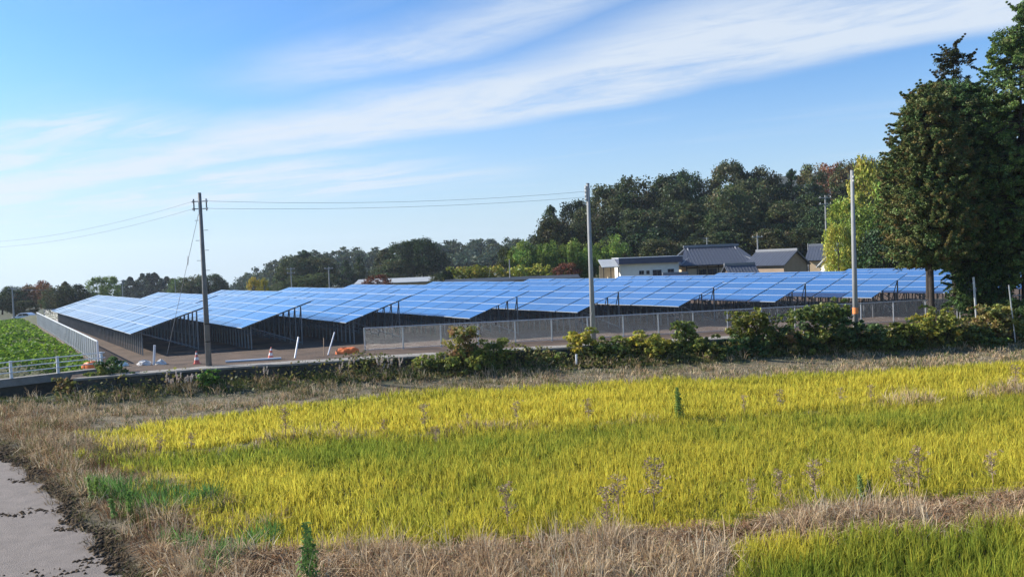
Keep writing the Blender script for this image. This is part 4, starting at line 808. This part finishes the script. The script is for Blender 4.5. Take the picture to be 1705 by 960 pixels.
grass_obj('dry_grass_foreground', [tufts(3000, (-10, 13, 10.4, 18.5), fg, 14, .34, .015, TAN+BRNG, 24, .3, .22, 0, None, .03, None, 1.2, .22), tufts(2300, (-10, 13, 10.4, 18.5), lambda x, y: fg(x, y) & (nz(x, y, .75) > .36), 18, .40, .014, TAN, 21, .9, .17, 0, [.25, .22, .18, .17, .18], .06, fh), tufts(900, (-10, 13, 10.4, 18.5), fg, 16, .30, .016, BRNG, 22, 1.0, .2, 0, None, .0), tufts(500, (-9.5, 8, 10.4, 18.5), lambda x, y: fg(x, y) & (nz(x, y, 1.4) > .55), 20, .7, .012, TAN, 23, .5, .10)], 'dry_leaf', 'tangled dry straw-coloured grass across the foreground', 'dry grass')
grass_obj('dry_grass_path_verge', [tufts(3000, (-27, -4, 14, 36), lb, 17, .42, .014, TAN, 31, .8, .2, 0, None, .16, fh), tufts(1500, (-27, -4, 14, 36), lambda x, y: lb(x, y) & (path_s(x, y) < 2.6), 16, .36, .014, BRNG, 32, .9, .2), tufts(800, (-27, -4, 14, 36), lambda x, y: lb(x, y) & (nz(x, y, 2.3) > .5), 18, .5, .014, OLV, 33, .55, .15)], 'dry_leaf', 'dry brown and tan grass between concrete path and paddies', 'dry grass')
grass_obj('dry_grass_middle_bund', [tufts(1500, (-14, 26, 22, 31), midb, 17, .50, .016, TAN, 41, .6, .16, 0, [.2, .25, .15, .2, .2], .12, midh)], 'dry_leaf', 'dry grass strip on the bund between both paddies', 'dry grass')
grass_obj('dry_grass_far_strip', [tufts(3600, (-26, 34, 25, 42), fars, 13, .26, .02, TAN, 51, .8, .2, 0, None, .22, fh), tufts(900, (-26, 34, 25, 42), lambda x, y: fars(x, y) & (nz(x, y, 1.8) > .5), 12, .3, .02, OLV, 52, .6, .2)], 'dry_leaf', 'mown dry grass strip along the far paddy edge', 'dry grass')
grass_obj('bank_grass', [tufts(3400, (-30, 34, 28, 45), bnk, 14, .34, .02, OLV+[(.10, .10, .05), (.075, .095, .035)], 61, .7, .18, 0, None, .3, fh), tufts(900, (-30, 34, 28, 45), bnk, 13, .45, .02, TAN, 62, .6, .18)], 'dry_leaf', 'rough olive grass on the bank below the wall', 'grass')
gw_ = lambda x, y: (path_s(x, y) > .9) & (path_s(x, y) < 3.0) & (nz(x, y, 1.0) > .34) & (y > 13.0) & (y < 20.0) & (x < -5.0)
grass_obj('green_weeds', [tufts(700, (-12, -4, 12.5, 21), gw_, 20, .50, .020, [(.10, .22, .05), (.14, .27, .06), (.08, .17, .06)], 71, .45, .13), tufts(260, (-24, 30, 36, 44), lambda x, y: np.abs(y-wall_y(x)-.7) < .5, 10, .16, .02, OLV, 72, .8, .15, .95)], 'rice_leaf', 'fresh green weeds at the near corner of the paddy', 'weeds')
# leafy cover: left slope, overgrown wall
def leafcover(name, x, y, z, size, pal, label, seed, up=.8, wts=None):
    rng = np.random.default_rng(seed); n = len(x); P = np.stack([x, y, z], 1); Nn = rng.normal(size=(n, 3))*.6+np.array((-.1, -.1, up)); V, F = leaf_quads(P, Nn, size, rng, .8); c = palette(n, pal, rng, wts)*(1+.22*rng.normal(size=(n, 1)))
    return tag(link(name, npmesh(name, V, [F], np.repeat(np.clip(c, .005, .8), 4, 0), 'shrub_leaf')), label, 'ground cover', None, 'stuff')
rng = np.random.default_rng(77); n = 80000; y = 33+85*rng.random(n)**1.6; fxl = np.interp(y, [33, 40.2, 78, 118], [-20.5, -21.8, -48.0, -75.6]); x = fxl + .15 - (6+y*.42)*rng.random(n)
bumps = (1.7*sstep(.25, .8, nz(x, y, 2.6)) + .6*nz(x, y, 1.0))*(.12+1.0*sstep(.3, 5, fxl-x))*(1-.62*sstep(52, 85, y))
ok = ~((x > -27.5) & (y < 38.6)) ; x, y, bumps = x[ok], y[ok], bumps[ok]
leafcover('kudzu_cover', x, y, H(x, y)+bumps*(.55+.45*rng.random(len(x))), .11+y*.0019, [(.09, .19, .025), (.16, .29, .03), (.24, .35, .04), (.05, .11, .02)], 'bright green creeping vine leaves over the slope left of the railing', 78, .9)
n = 26000; x = np.concatenate([rng.uniform(.5, 36, n), rng.uniform(-8, 2, 3500), rng.uniform(-20, -8, 1500)]); n = len(x); d = rng.random(n)**1.2; gate = nz(x, x*0, 2.4)*.8+nz(x, x*0, .8)*.4; y = wall_y(x)+.35-d*2.1; z = np.maximum(H(x, np.minimum(y, wall_y(x)-.01)), -1.1)+.05+rng.random(n)*(.35+.75*gate)*sstep(2.3, .3, d*2.1); ok = rng.random(n) < np.clip(gate*1.5, 0, 1); x, y, z = x[ok], y[ok], z[ok]
leafcover('wall_creepers', x, y, z, .15, [(.09, .12, .035), (.14, .16, .04), (.07, .085, .03), (.24, .21, .055), (.17, .12, .06)], 'tangled creepers overgrowing the retaining wall on the right', 79, .5)
# ------------------------------------------------------------------ shrubs along fence and wall
OL = [(0.184, 0.221, 0.055), (0.258, 0.276, 0.064), (0.129, 0.166, 0.046)]; YL = [(0.45, 0.375, 0.06), (0.33, 0.315, 0.06), (0.21, 0.225, 0.053)]; DGS = [(0.056, 0.104, 0.037), (0.085, 0.14, 0.048), (0.112, 0.169, 0.056)]; MXS = [(0.198, 0.215, 0.058), (0.33, 0.297, 0.075), (0.132, 0.157, 0.05), (0.281, 0.165, 0.083)]
def shrub(x, yt, yb, w, Y, pal, label, seed, ls=.13, dens=1.0, name='shrub'):
    B = at(x, yb, Y=Y); T = at(x, yt, Y=Y); W_ = w/FPX*Y; Hh = T.z-B.z; rng = np.random.default_rng(seed); k = max(10, int(W_*Hh*13*dens)); u = rng.random(k)*6.283; zz = rng.random(k)
    rr = W_*.5*np.sqrt(rng.random(k))*(.45+.55*np.sin(np.clip(zz*.85+.15, 0, 1)*3.0)**.7); c = np.stack([rr*np.cos(u), rr*np.sin(u)*.7, .06+zz*max(Hh-.32, .3)], 1); rd = .14+.16*rng.random(k)
    sh = []
    for q in range(int(5+W_*5)):
        a_ = rng.random()*6.283; z0_ = Hh*(.35+.5*rng.random()); r1 = W_*.5*(.55+.65*rng.random()); up_ = Hh*(.02+.20*rng.random())
        for t in np.linspace(.4, 1, 6): sh.append((r1*t*math.cos(a_), r1*t*math.sin(a_)*.7, z0_+up_*math.sin(t*2.2)))
    k2 = len(sh); c = np.concatenate([c, np.array(sh)]); rd = np.concatenate([rd, np.full(k2, .085)]); V, F, C = clumps(c[:k], rd[:k], 46, ls, palette(k, pal, rng), rng, .8, .5, .25, .7); V2, F2, C2 = clumps(c[k:], rd[k:], 7, ls*1.1, palette(k2, pal, rng)*1.15, rng, .8, .3, .2, .6); F = np.concatenate([F, F2+len(V)]); V = np.concatenate([V, V2]); C = np.concatenate([C, C2]); root = empty(name, B); tag(root, label, 'shrub', 'shrubs along the fence'); link('foliage', npmesh('foliage', V, [F], C, 'shrub_leaf'), root)
    st = MB()
    for i in range(min(16, k//2)):
        q = c[i]; st.tube([(q[0]*.15, q[1]*.15, -.3), (q[0]*.6, q[1]*.6, q[2]*.6), tuple(q)], [.025, .016, .006], 4, False)
    tag(st.build('stems', 'bark', root), kind='stuff')
for i, a in enumerate([(187, 590, 662, 62, 36.2, DGS, 'dark rounded shrub at the left end of the wall'), (165, 612, 655, 46, 35.6, OL, 'olive shrub between guardrail and dark shrub'), (112, 628, 668, 34, 34.6, MXS, 'small yellowish shrub below the culvert'), (230, 622, 652, 40, 35.6, DGS, 'low dark shrub right of the rounded one'), (352, 616, 648, 44, 35.4, [(.07, .14, .03), (.10, .18, .035)], 'fresh green leafy shrub below the dark utility pole'),
  (720, 585, 625, 70, 37.4, OL, 'olive shrub at the left of the big yellowish bush'), (772, 540, 618, 62, 37.9, MXS, 'tall loose yellowish bush overlapping the fence'), (822, 562, 622, 66, 37.8, OL, 'broad olive bush right of the tall yellowish one'), (775, 585, 632, 90, 37.2, OL, 'low spreading bush under the tall yellowish one'), (920, 588, 618, 48, 38.4, OL, 'small green bush left of the middle pole'), (968, 548, 592, 50, 39.2, YL, 'yellow-leaved sapling beside the middle pole'), (1012, 560, 612, 60, 38.9, OL, 'green bush just right of the middle pole'), (1082, 552, 596, 84, 39.2, YL, 'bright yellow leafy bush right of the middle pole'), (1140, 530, 592, 42, 39.4, OL, 'tall narrow bush against the fence'), (1180, 560, 604, 70, 39.0, OL, 'olive bush below the narrow one'), (1252, 514, 566, 86, 39.9, [(.16, .18, .035), (.22, .21, .04), (.11, .13, .03)], 'arching yellow-green bush in front of the sixth row'), (1240, 555, 596, 76, 39.2, DGS, 'dark bush under the arching yellow-green one'), (1350, 506, 588, 104, 39.8, OL+DGS, 'large dense green bush left of the right pole'), (1395, 498, 540, 40, 40.3, OL, 'slim leafy branch rising beside the right pole'), (1300, 545, 594, 70, 39.4, DGS+MXS, 'mixed dark bush left of the large green one'), (1432, 526, 586, 92, 39.6, DGS, 'dark green bush under the right utility pole'), (1512, 535, 582, 66, 39.9, [(.15, .18, .03), (.10, .12, .03)], 'light green bush below the bare cedar trunk'), (1562, 512, 578, 90, 40.3, YL+OL, 'yellow-green bush right of the bare cedar trunk'), (1610, 540, 590, 90, 40.2, DGS+OL, 'dark bush below the drooping evergreen boughs'), (1478, 556, 596, 60, 39.5, OL, 'low olive bush at the strip edge'), (1655, 500, 590, 74, 40.8, MXS, 'reddish and yellow bush around the thin stake'), (1695, 492, 585, 70, 41.0, OL+DGS, 'green bush at the right picture edge'), (1648, 556, 600, 60, 39.9, [(.12, .17, .035), (.08, .12, .03)], 'bright leafed low bush near the right edge')]):
    shrub(*a, 100+i, .15 if a[4] > 38 else .13)
# ------------------------------------------------------------------ pampas grass, tall weeds, dead stalks
def pampas(x, yb, Y, n, hgt, label, seed, spread=.5):
    B = at(x, yb, Y=Y); B.z = h(B.x, B.y); rng = np.random.default_rng(seed); root = empty('pampas_grass', B); tag(root, label, 'pampas grass', 'pampas grass below the wall'); pc = []; rr = []; st = MB()
    for i in range(n):
        a = rng.random()*6.283; r0 = spread*rng.random(); b0 = Vector((r0*math.cos(a), r0*.5*math.sin(a), 0)); hh = hgt*(.5+.6*rng.random()); dx = rng.normal()*.12+.06; t = b0+Vector((dx, rng.normal()*.08, hh)); st.tube([b0, b0.lerp(t, .6)+Vector((0, 0, .04)), t], [.008, .006, .004], 4, False)
        for q in range(5): pc.append(t+Vector((dx*.25*q*.3, 0, -.02+q*.045))); rr.append(.022 if q in (0, 4) else .034)
    tag(st.build('stems', 'stake_wood', root), kind='stuff'); k = len(pc); V, F, C = clumps(np.array(pc), np.array(rr), 12, .07, np.tile((.60, .53, .46), (k, 1)), rng, 1.3, .3, .12, .35); link('plumes', npmesh('plumes', V, [F], C, 'dry_leaf'), root)
    m_ = 90; P = np.zeros((m_, 3)); P[:, :2] = rng.normal(size=(m_, 2))*spread*.4; c = palette(m_, OLV+TAN, rng); V, q, t, C = blades(P, hgt*.8*(.5+.5*rng.random(m_)), np.full(m_, .02), rng.random(m_)*6.28, .3+.7*rng.random(m_), c*.8, c, rng); link('leaves', npmesh('leaves', V, [q, t], C, 'dry_leaf'), root)
for i, a in enumerate([(290, 648, 34.9, 10, 'pampas clump at the left, below the wall by the dark shrub'), (318, 645, 35.0, 14, 'dense white pampas clump left of the dark pole foot'), (445, 640, 35.6, 6, 'thin pampas clump right of the dark pole'), (630, 628, 36.8, 12, 'pampas clump below the orange tarp bundle'), (660, 625, 37.0, 12, 'wide pampas clump right of the orange tarp bundle'), (695, 620, 37.1, 9, 'pampas clump at the left foot of the yellowish bush'), (575, 632, 36.5, 7, 'small pampas clump left of the orange tarp bundle'), (735, 615, 37.3, 6, 'sparse pampas clump in front of the olive shrub')]): pampas(a[0], a[1], a[2], max(4, int(a[3]*.8)), .66, a[4], 200+i)
def tall_weed(x, yb, yt, Y, label, seed, pal=((.11, .19, .045), (.17, .27, .06)), leaf=.12):
    B = at(x, yb, Y=Y); T = at(x, yt, Y=Y); B.z = h(B.x, B.y); hh = T.z-B.z; rng = np.random.default_rng(seed); root = empty('goldenrod_plant', B); tag(root, label, 'weed'); ns = 4 if hh > .8 else 3; C = []; st = MB()
    for s in range(ns):
        ox, oy = rng.normal(size=2)*.09; hs_ = hh*(1-.16*s); st.tube([(ox, oy, -.05), (ox*1.6, oy*1.6, hs_)], [.010, .004], 5)
        for z in np.linspace(.15, hs_, int(hs_*130)):
            a = rng.random()*6.283; r_ = (.04+.10*rng.random())*(1-.55*z/hh)*min(1, hh*.85); C.append((ox*(1+.6*z/hs_)+r_*math.cos(a), oy*(1+.6*z/hs_)+r_*math.sin(a), z))
    st.build('stem', 'bark', root); C = np.array(C); Nn = C*np.array((1, 1, 0))*8+rng.normal(size=C.shape)*.3+np.array((0, 0, .8)); V, F = leaf_quads(C, Nn, leaf, rng, .24); c = palette(len(C), pal, rng); link('leaves', npmesh('leaves', V, [F], np.repeat(c, 4, 0), 'shrub_leaf'), root)
tall_weed(516, 985, 862, 12.6, 'tall green leafy weed in the dry grass at the bottom', 301); tall_weed(1129, 690, 644, 25.2, 'single tall green weed on the middle bund', 302)
tall_weed(160, 845, 790, 18.4, 'dark green leafy weed near the path edge', 303); tall_weed(1443, 845, 790, 16.6, 'green leafy weed in the dry grass at lower right', 304); tall_weed(205, 870, 815, 17.2, 'second green weed near the path edge, closer to the camera', 305)
def stalk_meshes(seed):
    rng = random.Random(seed); b = MB(); b.tube([(0, 0, -.05), (.02, 0, .5), (.05, 0, 1.0)], [.011, .008, .003], 4, False)
    for i in range(26):
        z = .28+.7*rng.random(); a = rng.random()*6.28; l = .20*(1.15-z)+.05; p = Vector((.05*z, 0, z)); q = p+Vector((l*math.cos(a), l*math.sin(a), l*.9)); b.tube([p, q], [.004, .002], 3, False)
    o = b.build('stem', 'stake_wood'); me = o.data; bpy.data.objects.remove(o); rg_ = np.random.default_rng(seed); k = 26; c = np.stack([rg_.normal(size=k)*.07+.03, rg_.normal(size=k)*.07, .4+.6*rg_.random(k)], 1); V, F, C = clumps(c, np.full(k, .05), 11, .04, palette(k, [(.36, .28, .19), (.44, .34, .24), (.26, .19, .13)], rg_), rg_, 1, .3, .15, .5); return me, npmesh('seed_heads', V, [F], C, 'dry_leaf')
SM = [stalk_meshes(s) for s in (1, 2, 3)]; rg = random.Random(9)
ST_ = [(475, 722, 24.6, 1.1), (708, 712, 25.0, 1.0), (725, 745, 23.4, .7), (862, 705, 25.2, .9), (980, 702, 25.4, .9), (1030, 842, 16.2, 1.0), (1088, 850, 16.0, 1.35), (845, 860, 15.8, 1.0), (1300, 690, 26.2, .8), (1240, 694, 26.0, .7), (1690, 650, 27.4, 1.1), (1500, 842, 16.9, .9), (1530, 838, 17.0, 1.1), (1515, 850, 16.6, .8), (1300, 860, 16.0, 1.0), (1360, 850, 16.4, 1.1), (1010, 880, 14.9, 1.1), (560, 715, 24.7, .6), (320, 740, 23.6, .7), (265, 750, 23.2, .8), (120, 735, 23.8, .7), (90, 728, 24.3, .8), (150, 742, 23.3, .6), (70, 730, 24.6, .7), (1250, 850, 16.2, .8), (1655, 838, 17.3, .9), (640, 720, 24.8, .6), (780, 712, 25.0, .6), (1400, 672, 26.6, .7), (1450, 668, 26.8, .7)]
zn = lambda a: 0 if a[0] < 200 else (1 if a[2] > 20 else 2)
cntz = [0, 0, 0]
for i, (x, yb, Y, hh) in enumerate(sorted(ST_)):
    B = at(x, yb, Y=Y); B.z = h(B.x, B.y); root = empty('dead_weed_stalk', B, rg.random()*6.28); root.scale = (hh*1.25, hh*1.25, hh); sm = SM[i % 3]; link('stem', sm[0], root); tag(link('seed_heads', sm[1], root), kind='stuff')
    z_ = zn((x, yb, Y)); zone = ORD[cntz[z_]] + [' dead weed stalk from the left on the path verge', ' dead weed stalk from the left on the middle bund', ' dead weed stalk from the left in the foreground grass'][z_]; cntz[z_] += 1; tag(root, zone, 'dead weed', 'dead weed stalks')
# dark clods and grass clippings strewn on the path's edge
rng = np.random.default_rng(55); n = 2300; t = rng.uniform(-7, 17, n); far_ = rng.random(n) < .16; off = np.abs(rng.normal(size=n))*.20-.10-.55*(nz(t, t*0, 1.6)-.45)+.3*(nz(t, t*0, .5)-.5)
streak = np.array([(-.3, 1.9), (4.3, 1.3), (-.6, 1.7), (2.4, .5), (7.9, .5)])[rng.integers(0, 5, n)]; off = np.where(far_, -rng.random(n)**1.5*streak[:, 1], off); tt = np.where(far_, streak[:, 0]+rng.normal(size=n)*.16-off*.25+.15*np.sin(off*9), t)
x = PATH_A[0]+PATH_D[0]*tt+PATH_D[1]*off; y = PATH_A[1]+PATH_D[1]*tt-PATH_D[0]*off; sz = (.018+.05*rng.random(n)**2.5)*np.where(far_, .8, 1); oct_ = np.array([(1, 0, 0), (-1, 0, 0), (0, 1, 0), (0, -1, 0), (0, 0, 1), (0, 0, -.5)], float)
V = (np.stack([x, y, np.full(n, -.86)+rng.random(n)*.04*(~far_)], 1)[:, None, :] + oct_[None]*(sz[:, None]*np.array((1.3, 1.3, .8)))[:, None, :]*(.6+.8*rng.random((n, 6, 1)))).reshape(-1, 3)
F = (np.arange(n)[:, None, None]*6+np.array([(0, 2, 4), (2, 1, 4), (1, 3, 4), (3, 0, 4), (2, 0, 5), (1, 2, 5), (3, 1, 5), (0, 3, 5)])[None]).reshape(-1, 3); c = palette(n, [(.06, .048, .036), (.10, .075, .052), (.15, .115, .08)], rng)
tag(link('path_litter', npmesh('path_litter', V, [F], np.repeat(c, 6, 0), 'dry_leaf')), 'dark soil clods along the concrete path edge', 'clods', None, 'stuff')
cl_ = lambda x, y: (np.abs(path_s(x, y)-.15) < .30) & (y > 10)
grass_obj('path_edge_clippings', [tufts(1700, (-22, -2, 10, 29), cl_, 14, .24, .012, [(.12, .09, .06), (.22, .16, .10), (.34, .26, .16), (.12, .14, .05)], 57, 1.3, .16, .08)], 'dry_leaf', 'dark matted clippings fringing the concrete path', 'clippings')
# ------------------------------------------------------------------ haze
m = bpy.data.materials.new('haze_air'); m.use_nodes = True; t = m.node_tree; t.nodes.clear(); pv = t.nodes.new('ShaderNodeVolumePrincipled'); pv.inputs['Color'].default_value = (.80, .88, 1.0, 1); pv.inputs['Density'].default_value = .00016; pv.inputs['Anisotropy'].default_value = .3
ou = t.nodes.new('ShaderNodeOutputMaterial'); t.links.new(pv.outputs[0], ou.inputs['Volume']); MATS['haze_air'] = m
hz_ = MB().box((-1520, -60, -92), (1520, 2620, 106)).build('haze', 'haze_air'); tag(hz_, 'thin blue air over the whole valley', 'haze', None, 'stuff')
